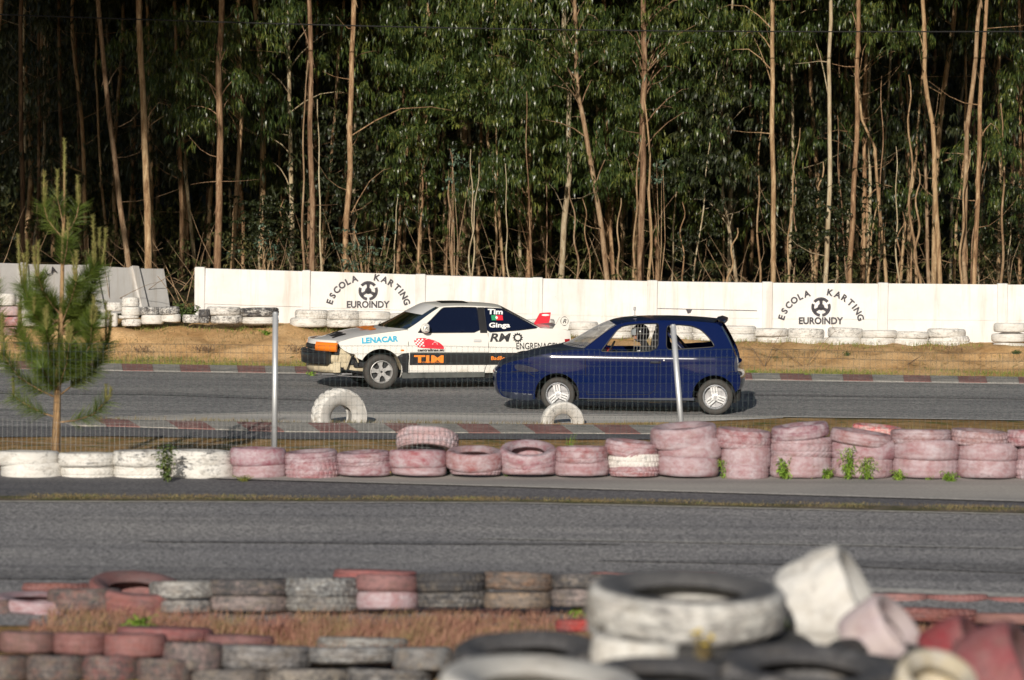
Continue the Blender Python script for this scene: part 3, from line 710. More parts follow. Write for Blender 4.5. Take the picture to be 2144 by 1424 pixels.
# half-buried white tyres beside the track
p_ = G(709, 890, ZT); hb = tyre(p_ + Vector((0, 0.12, 0.12)), 0.40, 0.33, None, WH, 'large chunky white tyre standing half buried left of the blue car', 'half-buried white tyres', (T(90), 0), 0, 1.0, 0, 'tyre', trk('tyre_white', BURIED))
hb.rotation_euler = (T(90), 0, T(26))
p_ = G(1178, 889, ZT); hb2 = tyre(p_ + Vector((0, 0.12, 0.015)), 0.315, 0.2, 'tyre_white', WH, 'smaller worn white tyre half buried before the blue car', 'half-buried white tyres', (T(90), 0), 3, 0.85, 0, 'tyre', trk('tyre_white', BURIED2))
hb2.rotation_euler = (T(90), 0, T(12))
# ------------------------------------------------------------------ concrete wall
def wpt(x, y):                                     # point on the wall's front face
    s = 112.9 + (x-410)/(2144-410)*1.3; return P(x, y, s)
topl = lambda x: interp([(410,559),(640,566),(880,574),(1125,581),(1365,587),(1605,590),(1850,592),(2144,594)], x)
wall = thing('concrete_wall', 'long whitewashed concrete panel wall with stencilled karting logos', 'wall', G(1250, 700, 0))
wl = wall.location.copy()
def to_l(p): return p - wl
posts = [418, 641, 880, 1125, 1365, 1606, 1848, 2098, 2340]
for i in range(len(posts)-1):
    xa, xb_ = posts[i], posts[i+1]
    for k, (f0, f1, off) in enumerate([(0.0, 0.50, 0.0), (0.503, 1.0, 0.012)]):
        vs = []
        for dy in (off, off+0.09):
            for x, f in ((xa, f0), (xb_, f0), (xb_, f1), (xa, f1)):
                yt = topl(x)+2+random.uniform(-0.6, 0.6); yb = yt + 150
                p = wpt(x, yt + (yb-yt)*f); p.y += dy; vs.append(to_l(p))
        MB().add(vs, [(0,1,2,3)[::-1],(4,5,6,7),(0,1,5,4),(1,2,6,5),(2,3,7,6),(3,0,4,7)]).build('panel', M['wall'], wall)
for i, x in enumerate(posts):
    yt = topl(x); c = (wpt(x, yt) + wpt(x, yt+150))/2; h = (wpt(x, yt)-wpt(x, yt+150)).length
    wd = 0.15 if i in (1,) else 0.19
    MB().box(to_l(c + Vector((0, 0.05, 0))), (wd, 0.16, h), None, 0.012).build('post', M['wall'], wall)
# font shapes
def text_tris(body, bold=0.02, shear=0.0, spacing=1.0):
    cu = bpy.data.curves.new('lettering', 'FONT'); cu.body = body; cu.offset = bold; cu.shear = shear; cu.space_character = spacing
    cu.resolution_u = 3
    ob = bpy.data.objects.new('lettering', cu); COL.objects.link(ob)
    dg = bpy.context.evaluated_depsgraph_get(); dg.update(); me = ob.evaluated_get(dg).to_mesh()
    vs = [(v.co.x, v.co.y) for v in me.vertices]; fs = [tuple(p.vertices) for p in me.polygons]
    ob.evaluated_get(dg).to_mesh_clear(); bpy.data.objects.remove(ob); bpy.data.curves.remove(cu)
    return vs, fs
def put_text(mb, body, fn, x0, x1, y0, y1, **k):      # fit the lettering in a box of (u,v), then map with fn
    vs, fs = text_tris(body, **k)
    if not vs: return
    ax = [v[0] for v in vs]; ay = [v[1] for v in vs]; a0, a1, b0, b1 = min(ax), max(ax), min(ay), max(ay)
    mb.add([fn(x0+(x-a0)/(a1-a0)*(x1-x0), y0+(y-b0)/(b1-b0)*(y1-y0)) for x, y in vs], fs)
def arc_text(mb, body, fn, cx, cy, rx, ry, a0, a1, size, **k):
    # letters along an ellipse, a in degrees, measured from the upward direction
    n = len(body); widths = []
    for ch in body: widths.append({'I': 0.5, ' ': 2.0, 'L': 0.85}.get(ch, 1.0))
    tot = sum(widths); acc = 0
    for ch, w_ in zip(body, widths):
        a = math.radians(a0 + (a1-a0)*(acc+w_/2)/tot); acc += w_
        if ch == ' ': continue
        px, py = cx + rx*math.sin(a), cy - ry*math.cos(a)
        tx, ty = rx*math.cos(a), ry*math.sin(a); l = math.hypot(tx, ty); tx /= l; ty /= l
        vs, fs = text_tris(ch, **k); ax = [v[0] for v in vs]; mxx = (min(ax)+max(ax))/2
        mb.add([fn(px + tx*(x-mxx)*size + ty*(y-0.35)*size, py + ty*(x-mxx)*size - tx*(y-0.35)*size) for x, y in vs], fs)
def ring(mb, fn, cx, cy, rx, ry, w_, a0=0, a1=360, n=40):
    b = []; 
    for i in range(n+1):
        a = math.radians(a0+(a1-a0)*i/n); b.append((fn(cx+rx*math.sin(a), cy-ry*math.cos(a)), fn(cx+(rx-w_)*math.sin(a), cy-(ry-w_)*math.cos(a))))
    vs = [p for q in b for p in q]; mb.add(vs, [(2*i, 2*i+1, 2*i+3, 2*i+2) for i in range(n)])
def wall_logo(cx, top, wheel_y, r, hw, base_y, ew, eh, ex, rot=0.0):
    def fn(u, v):
        p = wpt(u, v); return to_l(p) + Vector((0, -0.006, 0))
    mb = MB(); arc_text(mb, 'ESCOLA KARTING', fn, cx, top+hw-6, hw*1.10, hw*0.94, -80, 80, 18.5, bold=0.04)
    mb.build('arched_lettering', M['stencil'], wall)
    mb = MB(); put_text(mb, 'EUROINDY', fn, ex-ew/2, ex+ew/2, base_y, base_y-eh, bold=0.035); mb.build('lettering', M['stencil'], wall)
    mb = MB()
    for k in range(3): 
        ring(mb, fn, cx, wheel_y, r, r, r*0.3, -52+120*k, 52+120*k, 12)
        a = math.radians(120*k); d = (math.sin(a), -math.cos(a)); q = (d[1], -d[0])
        pts = [(cx+d[0]*r*t_+q[0]*w_*r, wheel_y+d[1]*r*t_+q[1]*w_*r) for t_, w_ in ((0.0,0.12),(0.62,0.17),(0.80,0.38),(0.80,-0.38),(0.62,-0.17),(0.0,-0.12))]
        mb.add([fn(*p) for p in pts], [tuple(range(6))])
    ring(mb, fn, cx, wheel_y, r*0.34, r*0.34, r*0.2)
    mb.build('steering_wheel_emblem', M['stencil'], wall)
wall_logo(1719, 612, 643, 20.5, 78, 679, 93, 15, 1719)
wall_logo(771, 581, 609, 20.5, 76, 645, 90, 15, 771)
# damaged strip and chip in the joint right of the blue car's roof
MB().add([to_l(wpt(x, y))+Vector((0,-0.004,0)) for x, y in ((1372,646.5),(1585,651.5),(1585,650),(1372,645.2))], [(0,1,2,3)]).build('crack', M['stencil'], wall)
MB().add([to_l(wpt(x, y))+Vector((0,-0.005,0)) for x, y in ((1436,648),(1449,648.5),(1446,655),(1440,657))], [(0,1,2,3)]).build('chip', M['stencil'], wall)
mb = MB(); mb.tube([to_l(wpt(x, y))+Vector((0,-0.01,0)) for x, y in ((647,568),(645,585),(647,600),(644,622),(645,640))], 0.012, 5); mb.build('stain_crack', M['twig'], wall)
# leaning, turned section at the left
lw = thing('leaning_wall', 'shorter whitewashed wall section leaning back, turned away at the left', 'wall', G(200, 660, 0))
ll = lw.location.copy()
def lpt(x, y): s = 107.5 + (350-x)/350*6.2; return P(x, y, s) - ll
def lean_panel(x0t, x1t, x0b, x1b, yt0, yt1, yb0, yb1, name='panel', dy=0.08, fr=0.0):
    vs = [lpt(x0t, yt0), lpt(x1t, yt1), lpt(x1b, yb1), lpt(x0b, yb0)]
    off = Vector((-0.04, 0.10, -0.02)) * (dy/0.08); f_ = Vector((0.03, -0.06, 0.01))*fr
    vs = [v+f_ for v in vs] + [v+off for v in vs]
    MB().add(vs, [(3,2,1,0),(4,5,6,7),(0,1,5,4),(1,2,6,5),(2,3,7,6),(3,0,4,7)]).build(name, M['wall'], lw)
lean_panel(-160,42,-150,52,546,552,625,640)
lean_panel(50,188,60,212,553,555,645,655)
lean_panel(196,276,218,304,557,561,655,662)
lean_panel(284,343,311,360,562,563,662,668)
for xt, xb2, yt, yb in ((41,51,550,662),(184,208,553,668),(275,302,557,672)):
    lean_panel(xt, xt+13, xb2, xb2+13, yt, yt+1, yb, yb+1, 'post', 0.14, 1.0)
mb = MB()
def fnl(u, v): return lpt(u, v) + Vector((0.012, -0.03, 0.0))
arc_text(mb, 'ESCOLA', fnl, 126, 625, 62, 62, -82, -8, 19, bold=0.018); mb.build('arched_lettering', M['stencil'], lw)

# ------------------------------------------------------------------ wire fence
fence = thing('wire_fence', 'low galvanised wire mesh fence on two grey posts behind the middle tyre wall', 'fence', G(1000, 925, 0.05))
fl = fence.location.copy(); FY = 43.2
def fpt(x, z): return Vector((x, FY, z)) - fl
fx0 = G(-60, 900, 0.8).x*FY/G(-60, 900, 0.8).y; x = -6.9; mb = MB()
wob = lambda x, z: Vector((0.012*noise.noise(Vector((x*1.2, z, 0))), 0.02*noise.noise(Vector((x*0.8, z*2, 5))), 0.02*noise.noise(Vector((x*0.5, 0, 9)))))
X = -7.0
while X < 7.3:
    zb = 0.04; mb.tube([fpt(X, z)+wob(X, z) for z in (zb, 0.4, 0.8, 1.15, 1.415)], 0.0014, 3, False); X += 0.0625
for z in [0.06+0.0975*i for i in range(14)] + [1.418]:
    mb.tube([fpt(x_, z)+wob(x_, z) for x_ in lin(-7, 7.25, 40)], 0.0017 if z < 1.3 else 0.0026, 3, False)
mb.build('wire_mesh', M['wire'], fence)
mb = MB(); X = -7.0
while X < -0.9:
    mb.tube([fpt(X, 0.0)+Vector((0,-0.25,0)), fpt(X+0.004, 0.56+0.02*math.sin(X*3))+Vector((0,-0.27,0))], 0.0011, 3, False); X += 0.055
for z in (0.3, 0.54): mb.tube([fpt(x_, z+0.02*math.sin(x_*3))+Vector((0,-0.26,0)) for x_ in lin(-7, -0.9, 20)], 0.002, 3, False)
mb.build('low_wire_mesh', M['wire_pale'], fence)
for (xt, yt, xb2, yb) in ((577,655,575,930),(1409,681,1427,900)):
    a, b = P(xt, yt, 8000/FY), P(xb2, yb, 8000/FY); d = (b-a).normalized(); b = a + d*((a.z-0.0)/(-d.z))
    mb = MB(); mb.tube([b-fl+Vector((0,-.03,0)), a-fl+Vector((0,-.03,0))], 0.032, 14); a2 = a-fl+Vector((0,-.03,0))
    mb.tube([a2, a2-d*0.012], [0.034, 0.02], 14); mb.build('post', M['galv'], fence, True)
# ------------------------------------------------------------------ forest of eucalyptus behind the wall
def leaves(C, L, Wd, out=0.35, curve=0.5, upright=0.0):
    # sickle-shaped hanging leaves at points C (n,3); returns vertices and quads
    n = len(C); a = RNG.uniform(0, 2*PI, n)
    h = np.stack([np.cos(a), np.sin(a), np.zeros(n)], 1); L = L*RNG.uniform(0.6, 1.25, n)
    dn = np.array([[0, 0, -1.0]]); o = (RNG.uniform(0.0, out*2, n))[:, None]
    d0 = h*(o+0.35) + dn*(0.55-upright); d1 = h*o + dn*(1-upright); d2 = h*(o-curve*RNG.uniform(0.2, 1, n)[:, None]) + dn
    for d in (d0, d1, d2): d /= np.linalg.norm(d, axis=1)[:, None]
    b = a + RNG.uniform(-1.2, 1.2, n) + PI/2
    sd = np.stack([np.cos(b), np.sin(b), RNG.uniform(-0.3, 0.3, n)], 1); sd /= np.linalg.norm(sd, axis=1)[:, None]
    sd *= (Wd*RNG.uniform(0.7, 1.2, n)/2)[:, None]
    l3 = (L/3)[:, None]; p0 = C; p1 = p0+d0*l3; p2 = p1+d1*l3; p3 = p2+d2*l3
    V = np.stack([p0-sd*0.2, p0+sd*0.2, p1+sd, p1-sd, p2+sd*0.8, p2-sd*0.8, p3+sd*0.06, p3-sd*0.06], 1).reshape(-1, 3)
    i = np.arange(n)[:, None]*8
    Q = np.concatenate([i+np.array([[0,1,2,3]]), i+np.array([[3,2,4,5]]), i+np.array([[5,4,6,7]])], 0)
    return V, Q
def spray_points(c, r, n, flat=0.75):
    # leaves hang off several short twigs inside one spray
    k = max(3, n//9); tw = c + RNG.normal(0, 1, (k, 3))*np.array([r*0.55, r*0.6, r*flat*0.5])
    idx = RNG.integers(0, k, n); dirs = RNG.normal(0, 1, (k, 3)); dirs /= np.linalg.norm(dirs, axis=1)[:, None]; dirs[:, 2] = -abs(dirs[:, 2])*0.5
    return tw[idx] + dirs[idx]*(RNG.uniform(0, r*0.9, n)[:, None]) + RNG.normal(0, 0.02, (n, 3))
def join(parts):
    Vs, Qs, b = [], [], 0
    for V, Q in parts: Vs.append(V); Qs.append(Q+b); b += len(V)
    return np.concatenate(Vs), np.concatenate(Qs)

# main trunks: photo points from base upwards, width at the base in photo px, distance scale, bark, height, words
TR = [
 ([(48,575),(45,300),(44,0)],13,101,'bark_dark_shade',15,'dark shaded'), ([(80,575),(82,300),(80,0)],9,98,'bark_dark_shade',13,'thin dark'),
 ([(135,575),(128,300),(122,0)],11,99,'bark_dark_shade',14,'dark leaning'),
 ([(172,575),(168,330),(160,80)],9,97,'bark_dark_shade',12,'slim dark'),
 ([(272,575),(258,470),(240,330),(225,210),(205,0)],14,105,'bark_tan',15,'grey tan left-leaning'),
 ([(232,575),(222,480),(212,380),(200,150)],7,99,'bark_tan',11,'slim tan'),
 ([(311,575),(309,430),(303,300),(298,180),(290,0)],18,106,'bark_tan',16,'stout tan'),
 ([(325,575),(318,400),(314,300),(312,100)],10,100,'bark_tan',13,'thin tan'),
 ([(396,575),(394,450),(372,330),(368,150)],7,98,'bark_red',12,'slender reddish'),
 ([(455,575),(458,430),(460,280),(459,130),(463,0)],18,106,'bark_red',16,'stout rough reddish'),
 ([(486,575),(492,440),(500,340),(506,240),(500,60)],12,104,'bark_tan',13,'smooth tan bending'),
 ([(510,575),(508,460),(502,330),(496,240),(494,100)],9,102,'bark_red',13,'thin reddish'),
 ([(548,575),(551,430),(552,280),(560,100)],7,98,'bark_dark_shade',12,'thin dark'),
 ([(589,575),(590,430),(584,330),(590,120)],6,97,'bark_tan',11,'very thin tan'),
 ([(611,575),(611,440),(608,330),(604,100)],12,102,'bark_pale',13,'pale straight'),
 ([(653,580),(653,430),(648,300),(651,120),(648,0)],14,107,'bark_red',17,'tall peeling reddish'),
 ([(672,580),(682,450),(694,330),(702,240),(715,60)],9,101,'bark_tan',12,'thin right-leaning'),
 ([(722,580),(730,400),(733,260),(737,120),(742,0)],15,107,'bark_red',17,'tall reddish brown'),
 ([(786,580),(785,420),(790,260),(795,60)],9,98,'bark_dark_shade',12,'thin shaded'),
 ([(805,580),(806,470),(812,350),(815,140)],5,96,'bark_tan',10,'very thin'),
 ([(842,580),(847,450),(850,380),(856,200)],8,99,'bark_red',11,'thin reddish'),
 ([(875,580),(882,420),(888,290),(892,100)],11,103,'bark_tan',12,'smooth tan'),
 ([(906,580),(911,470),(914,380),(920,200)],7,99,'bark_tan',11,'slim tan'),
 ([(932,582),(932,430),(928,330),(930,150)],9,101,'bark_tan',12,'tan straight'),
 ([(981,582),(981,480),(986,380),(980,200)],8,99,'bark_pale',11,'pale slim'),
 ([(1001,582),(1001,480),(1003,400),(1010,200)],9,101,'bark_red',11,'reddish slim'),
 ([(1056,582),(1048,500),(1043,430),(1038,380),(1020,290),(1030,150)],8,105,'bark_tan',9,'wavy tan'),
 ([(1098,582),(1101,460),(1103,380),(1105,200)],8,100,'bark_dark_shade',12,'purplish shaded'),
 ([(1107,582),(1110,460),(1108,380),(1112,200)],13,102,'bark_red',12,'brown stout'),
 ([(1150,582),(1153,470),(1150,400),(1160,240)],7,98,'bark_dark_shade',11,'black thin'),
 ([(1176,584),(1181,470),(1190,365),(1192,200),(1180,60)],15,104,'bark_pale',13,'pale whitish'),
 ([(1245,584),(1247,480),(1244,400),(1250,250)],6,98,'bark_tan',11,'thin tan'),
 ([(1270,584),(1262,480),(1248,410),(1235,330),(1210,200),(1206,70)],14,105,'bark_tan',12,'tan left-leaning'),
 ([(1284,584),(1278,470),(1271,345),(1262,200)],10,103,'bark_red',12,'reddish'),
 ([(1306,584),(1302,480),(1293,380),(1285,200)],7,99,'bark_tan',10,'slim bent'),
 ([(1341,585),(1343,470),(1346,330),(1348,180),(1347,0)],17,106,'bark_red',17,'tall thick reddish'),
 ([(1376,585),(1372,420),(1384,250),(1378,120),(1385,0)],9,102,'bark_red',14,'slender twisting reddish'),
 ([(1408,585),(1412,450),(1420,330),(1418,160)],6,97,'bark_dark_shade',11,'thin dark'),
 ([(1516,586),(1515,490),(1512,430),(1510,300)],5,100,'bark_tan',9,'very thin'),
 ([(1543,586),(1530,500),(1512,400),(1508,250),(1520,160)],9,104,'bark_pale',10,'pale left-leaning'),
 ([(1561,586),(1562,500),(1565,430),(1570,280)],7,99,'bark_red',10,'reddish thin'),
 ([(1619,588),(1619,430),(1618,280),(1617,130),(1616,0)],13,107,'bark_tan',17,'tall straight light brown'),
 ([(1645,588),(1645,470),(1647,330),(1645,150)],5,98,'bark_dark_shade',12,'thin blackish'),
 ([(1731,590),(1735,430),(1736,290),(1736,130),(1738,0)],12,107,'bark_pale',16,'tall smooth pale'),
 ([(1753,590),(1754,480),(1757,400),(1760,250)],5,100,'bark_red',10,'very thin reddish'),
 ([(1779,590),(1785,460),(1792,300),(1796,140),(1798,0)],13,107,'bark_red',17,'tall rough reddish'),
 ([(1808,590),(1809,500),(1810,430),(1808,250)],12,99,'bark_red',11,'stout brown'),
 ([(1840,590),(1845,500),(1848,430),(1850,330),(1860,220)],8,101,'bark_pale',10,'pale thin'),
 ([(1853,590),(1850,500),(1838,400),(1832,310),(1805,250),(1800,200)],9,105,'bark_tan',8,'crooked forked tan'),
 ([(1884,590),(1896,470),(1912,370),(1925,240)],8,102,'bark_tan',10,'right-leaning tan'),
 ([(1908,590),(1908,470),(1903,320),(1898,150)],7,100,'bark_red',11,'reddish slim'),
 ([(1944,591),(1941,450),(1938,330),(1936,200)],9,101,'bark_tan',11,'tan straight'),
 ([(1966,591),(1960,430),(1953,260),(1937,150),(1934,0)],13,107,'bark_tan',16,'tall curving tan'),
 ([(1996,591),(2002,470),(2014,370),(2022,200)],7,101,'bark_tan',11,'thin tan'),
 ([(2020,591),(2020,430),(2026,270),(2044,120),(2052,0)],13,107,'bark_tan',17,'tall right-curving'),
 ([(2040,591),(2048,420),(2050,270),(2058,120),(2067,0)],12,107,'bark_red',17,'tall reddish right-curving'),
 ([(2089,592),(2093,480),(2095,400),(2090,200)],9,102,'bark_tan',11,'tan'),
 ([(2112,592),(2116,480),(2118,400),(2125,250)],10,101,'bark_red',11,'reddish stout'),
 ([(2135,592),(2136,400),(2138,220),(2136,60)],9,104,'bark_red',14,'rough edge-of-frame'),
]
panel_names = ['behind the leaning wall', 'at the gap between the walls', 'behind the first wall panel', 'behind the second wall panel', 'behind the third wall panel', 'behind the fourth wall panel', 'behind the fifth wall panel', 'behind the sixth wall panel', 'behind the seventh wall panel', 'behind the last wall panel']
edges = [-999, 345, 415, 641, 880, 1125, 1365, 1606, 1848, 2098, 9999]
cnt = {}
trees = []
bark_shreds = []
for pts, wd, s, bk, H, words in sorted(TR, key=lambda t: t[0][0][0]):
    x = pts[0][0]; pi_ = max(i for i in range(len(edges)) if x >= edges[i]); cnt[pi_] = cnt.get(pi_, 0)+1
    lab = f"{words} eucalyptus, {nth(cnt[pi_]-1)} from the left {panel_names[pi_]}"
    s = s if wd >= 12 else s-3
    b3 = [P(px, py, s) for px, py in pts]; base = Vector((b3[0].x, b3[0].y, gz(b3[0].x, b3[0].y)-0.05))
    t = thing('eucalyptus_tree', lab, 'tree', base, 0, 'eucalyptus trees behind the wall')
    path = [Vector((0,0,0))] + [p-base for p in b3]
    d = (path[-1]-path[-2]); d = d/d.z; d.y = 0; z = path[-1].z
    while z < H - 1.0:
        z += 1.6; q = path[-1] + Vector((d.x*0.5*1.6 + random.uniform(-.1,.1), random.uniform(-.1,.1), z-path[-1].z)); path.append(q)
    # densify with small wobbles
    fine = []
    for a, b in zip(path[:-1], path[1:]):
        k = max(1, int((b-a).length/0.4))
        for i in range(k):
            p = a.lerp(b, i/k); n_ = noise.noise(Vector((x*0.37, p.z*0.9, 0)))*0.035; m_ = noise.noise(Vector((x*0.91, p.z*3, 4)))*0.012
            fine.append(p+Vector((n_+m_, noise.noise(Vector((x*.3, p.z*.8, 5)))*0.03, 0)))
    fine.append(path[-1]); r0 = wd/s/2*.9
    rr = [r0*(1-0.72*min(1, p.z/H))*(1.0+0.09*noise.noise(Vector((x, p.z*4, 1)))) for p in fine]
    mb = MB(); mb.tube(fine, rr, 8)
    # dead side twigs
    for k in range(random.randint(3, 7)):
        i = random.randrange(2, max(3, min(len(fine)-1, 17))); a = random.uniform(0, 2*PI); l = random.uniform(0.4, 1.3)
        q = fine[i]; up = random.uniform(-0.1, 0.8)
        pp = [q + Vector((math.cos(a)*l*f, math.sin(a)*l*0.6*f, up*l*f*f + 0.04*noise.noise(Vector((f*5, k, x))))) for f in (0, .3, .6, 1)]
        mb.tube(pp, [0.012, 0.008, 0.005, 0.003], 3, False)
    # peeling bark ribbons
    if bk in ('bark_red', 'bark_tan') and wd > 8:
        for k in range(int(wd*1.5)):
            i = random.randrange(1, max(2, min(len(fine)-2, 20))); a = random.uniform(PI, 2*PI); q = fine[i] + Vector((math.cos(a)*rr[i]*1.0, math.sin(a)*rr[i]*1.0, 0))
            l = random.uniform(0.06, 0.28); o_ = Vector((math.cos(a), math.sin(a), 0)); sd = Vector((-math.sin(a), math.cos(a), 0))*random.uniform(0.006, 0.016)
            mb.add([q-sd, q+sd, q+o_*0.02+Vector((0,0,-l*0.5))+sd, q+o_*0.02+Vector((0,0,-l*0.5))-sd, q+o_*random.uniform(.02,.08)+Vector((0,0,-l))], [(0,1,2,3),(3,2,4)])
    trees.append(dict(root=t, base=base, path=fine, r=rr, H=H, bark=bk, mb=mb, x=x, s=s, leaves=[], wd=wd))
front = [t for t in trees if t['wd'] >= 9]
def at_h(t, z):
    p = t['path']; 
    for a, b in zip(p[:-1], p[1:]):
        if b.z >= z: return a.lerp(b, (z-a.z)/max(1e-6, b.z-a.z))
    return p[-1]
# foliage masses as seen in the photograph: centre, radii (px), density, depth scale, leaf kind
FO = [(960,60,190,80,1.0,104,0),(1150,70,200,90,1.1,105,0),(1320,110,110,110,1.0,105,0),(890,150,90,80,1.0,104,0),(1080,190,140,70,1.1,105,0),
 (1240,240,130,80,1.1,104,0),(1350,260,70,110,.9,104,0),(870,300,70,60,.9,104,0),(1110,320,130,60,1.0,104,0),(1230,350,80,45,.9,104,0),(1010,360,60,50,.9,105,0),
 (920,210,95,60,.9,106,1),(960,160,60,40,.8,106,1),(880,385,55,45,.8,104,1),(1050,400,50,40,.8,104,0),(1330,380,50,45,.6,103,0),
 (1460,60,90,80,1.0,105,0),(1560,60,90,60,.9,105,0),(1480,190,70,80,.8,104,0),(1440,320,60,70,.7,103,0),(1530,310,50,60,.5,102,0),
 (1700,30,110,35,1.0,105,0),(1840,40,110,45,1.0,105,0),(1660,100,40,40,.6,104,0),(1890,80,40,30,.7,105,0),
 (1660,300,45,45,.6,102,0),(2090,290,60,45,1.0,106,0),(2120,150,40,120,.8,104,0),(2110,420,45,40,.8,104,0),(2080,60,50,60,.6,103,0),(1990,330,30,60,.4,101,0),
 (400,80,110,60,.9,105,0),(360,190,70,45,.9,105,0),(440,180,90,50,1.0,106,0),(530,60,90,60,.8,105,0),(520,150,70,50,.8,105,0),(400,250,60,30,.9,106,0),(560,250,70,40,.8,104,0),(610,20,80,30,.8,105,0),
 (680,70,50,60,.4,104,0),(790,60,70,80,.8,103,0),(790,200,60,70,.6,102,0),(280,120,60,80,.5,103,0),(1580,180,40,60,.5,103,0),(1180,430,110,35,.6,101,0),(960,430,80,40,.6,101,0),(1430,430,60,50,.6,100,0),(1680,420,60,60,.5,99,0),(1900,430,70,70,.5,98,0),(800,420,60,50,.5,100,0),(1570,430,50,60,.5,99,0),(2060,480,60,50,.5,99,0),(1760,200,60,80,.5,100,0),(1880,220,50,80,.4,99,0),(560,380,60,60,.4,100,0)]
for cx, cy, rx, ry, den, s, kind in FO:
    n = int(rx*ry*PI/(30*30)*1.25*den)+1
    for k in range(n):
        a = random.uniform(0, 2*PI); q = math.sqrt(random.random()); px, py = cx+rx*q*math.cos(a), cy+ry*q*math.sin(a)
        c = P(px, py, s+random.uniform(-3, 1.5)); t = min(front, key=lambda t: abs(at_h(t, c.z).x+t['base'].x-c.x) + abs(t['base'].y-c.y)*0.4)
        lc = np.array(tuple(c-t['base'])); r = random.uniform(0.22, 0.42)
        if kind == 0: t['leaves'].append(leaves(spray_points(lc, r, 60), 0.22, 0.030))
        else: t['leaves'].append(leaves(spray_points(lc, r, 34), 0.17, 0.048, 0.8, 0.3, 0.25))
        dh = math.hypot(lc[0]-at_h(t, lc[2]).x, lc[1])
        if random.random() < (0.5 if dh < 1.5 else 0.12):
            st = at_h(t, max(0.6, lc[2]-random.uniform(0.0, 0.5)-dh*random.uniform(0.0, 0.7))); e = Vector(lc)
            mid_ = st.lerp(e, 0.5)+Vector((0,0,random.uniform(0.05, 0.3)))
            t['mb'].tube([st, st.lerp(mid_, .5)+Vector((0,0,.04)), mid_, mid_.lerp(e, .6), e+Vector((0,0,-.1))], [0.015, 0.012, 0.009, 0.006, 0.003], 4, False)
for t in trees:
    top = t['H']; lv = t['leaves']
    # own crown, mostly above the frame
    z0 = 6.6 if t['wd'] >= 9 else max(2.8, top-4.5)
    nn = int((top-z0+1)*(11 if t['wd'] >= 9 else 5))
    for k in range(nn):
        z = random.uniform(z0, top+0.8); p = at_h(t, z); a = random.uniform(0, 2*PI); rad = random.uniform(0.1, 1.9)
        c = np.array([p.x+math.cos(a)*rad, p.y+math.sin(a)*rad, z+random.uniform(-.3,.5)])
        if c[2] + t['base'].z < 7.2: lv.append(leaves(spray_points(c, 0.35, 30), 0.20, 0.027))
        else: lv.append(leaves(spray_points(c, 0.6, 30), 0.42, 0.075))
    V, Q = join(lv); npmesh('crown', V, Q, M['euc_leaf'], t['root'])
    t['mb'].build('trunk', M[t['bark']], t['root'], True)
# deeper trees: three prototypes copied through the wood
protos = []
for k in range(3):
    t = thing('eucalyptus_tree', 'slender shaded eucalyptus deep in the wood behind the front trunks', 'tree', (0,0,0), 0, 'shaded eucalyptus trees deep in the wood')
    path = [Vector((0.25*noise.noise(Vector((k*3, z*.25, 0)))*z/6, 0.2*noise.noise(Vector((k*5, z*.25, 6))), z)) for z in lin(-0.1, 14, 22)]
    mb = MB(); mb.tube(path, [(0.062, 0.045, 0.038)[k]*(1-0.7*p.z/15) for p in path], 7)
    for q in range(8):
        p = random.choice(path[3:10]); a = random.uniform(0, 2*PI); l = random.uniform(.5, 1.3)
        mb.tube([p, p+Vector((math.cos(a)*l*.5, math.sin(a)*l*.5, .15)), p+Vector((math.cos(a)*l, math.sin(a)*l, .4))], [.012,.008,.003], 3, False)
    mb.build('trunk', M['bark_tan' if k == 0 else 'bark_red' if k == 1 else 'bark_pale'], t, True)
    lv = []
    for q in range(46):
        z = random.uniform(1.8, 7.0); p = path[min(21, int(z/14*21))]; a = random.uniform(0, 2*PI); rad = random.uniform(.1, 1.3)
        lv.append(leaves(spray_points(np.array([p.x+math.cos(a)*rad, p.y+math.sin(a)*rad, z]), .35, 26), .22, .034))
    for q in range(70):
        z = random.uniform(6.8, 14.6); p = path[min(21, int(z/14*21))]; a = random.uniform(0, 2*PI); rad = random.uniform(.1, 2.2)
        lv.append(leaves(spray_points(np.array([p.x+math.cos(a)*rad, p.y+math.sin(a)*rad, z]), .65, 26), .5, .10))
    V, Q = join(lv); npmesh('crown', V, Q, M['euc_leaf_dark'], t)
    protos.append(t)
spots = []
for k in range(4000):
    if len(spots) >= 135: break
    y = random.uniform(79.5, 108); x = random.uniform(-0.150*y, 0.150*y)
    if all((x-a)**2 + (y-b)**2 > 0.9 for a, b in spots): spots.append((x, y))
spots.sort(key=lambda p: p[1])
for i, (x, y) in enumerate(spots):
    p = protos[i % 3]
    if i < 3: r = p
    else:
        r = p.copy(); COL.objects.link(r)
        for ch in p.children: c = ch.copy(); COL.objects.link(c); c.parent = r
    r.location = (x, y, gz(x, y)); sc_ = random.uniform(0.85, 1.2); r.scale = (sc_, sc_, sc_*random.uniform(.9, 1.1)); r.rotation_euler = (random.uniform(-.05,.05), random.uniform(-.06,.06), random.uniform(0, 2*PI))
young = []
for k in range(3000):
    if len(young) >= 46: break
    y = random.uniform(74.2, 79.5); x = random.uniform(-0.07*y, 0.138*y)
    if all(abs(x-a) > .16 for a, b in young): young.append((x, y))
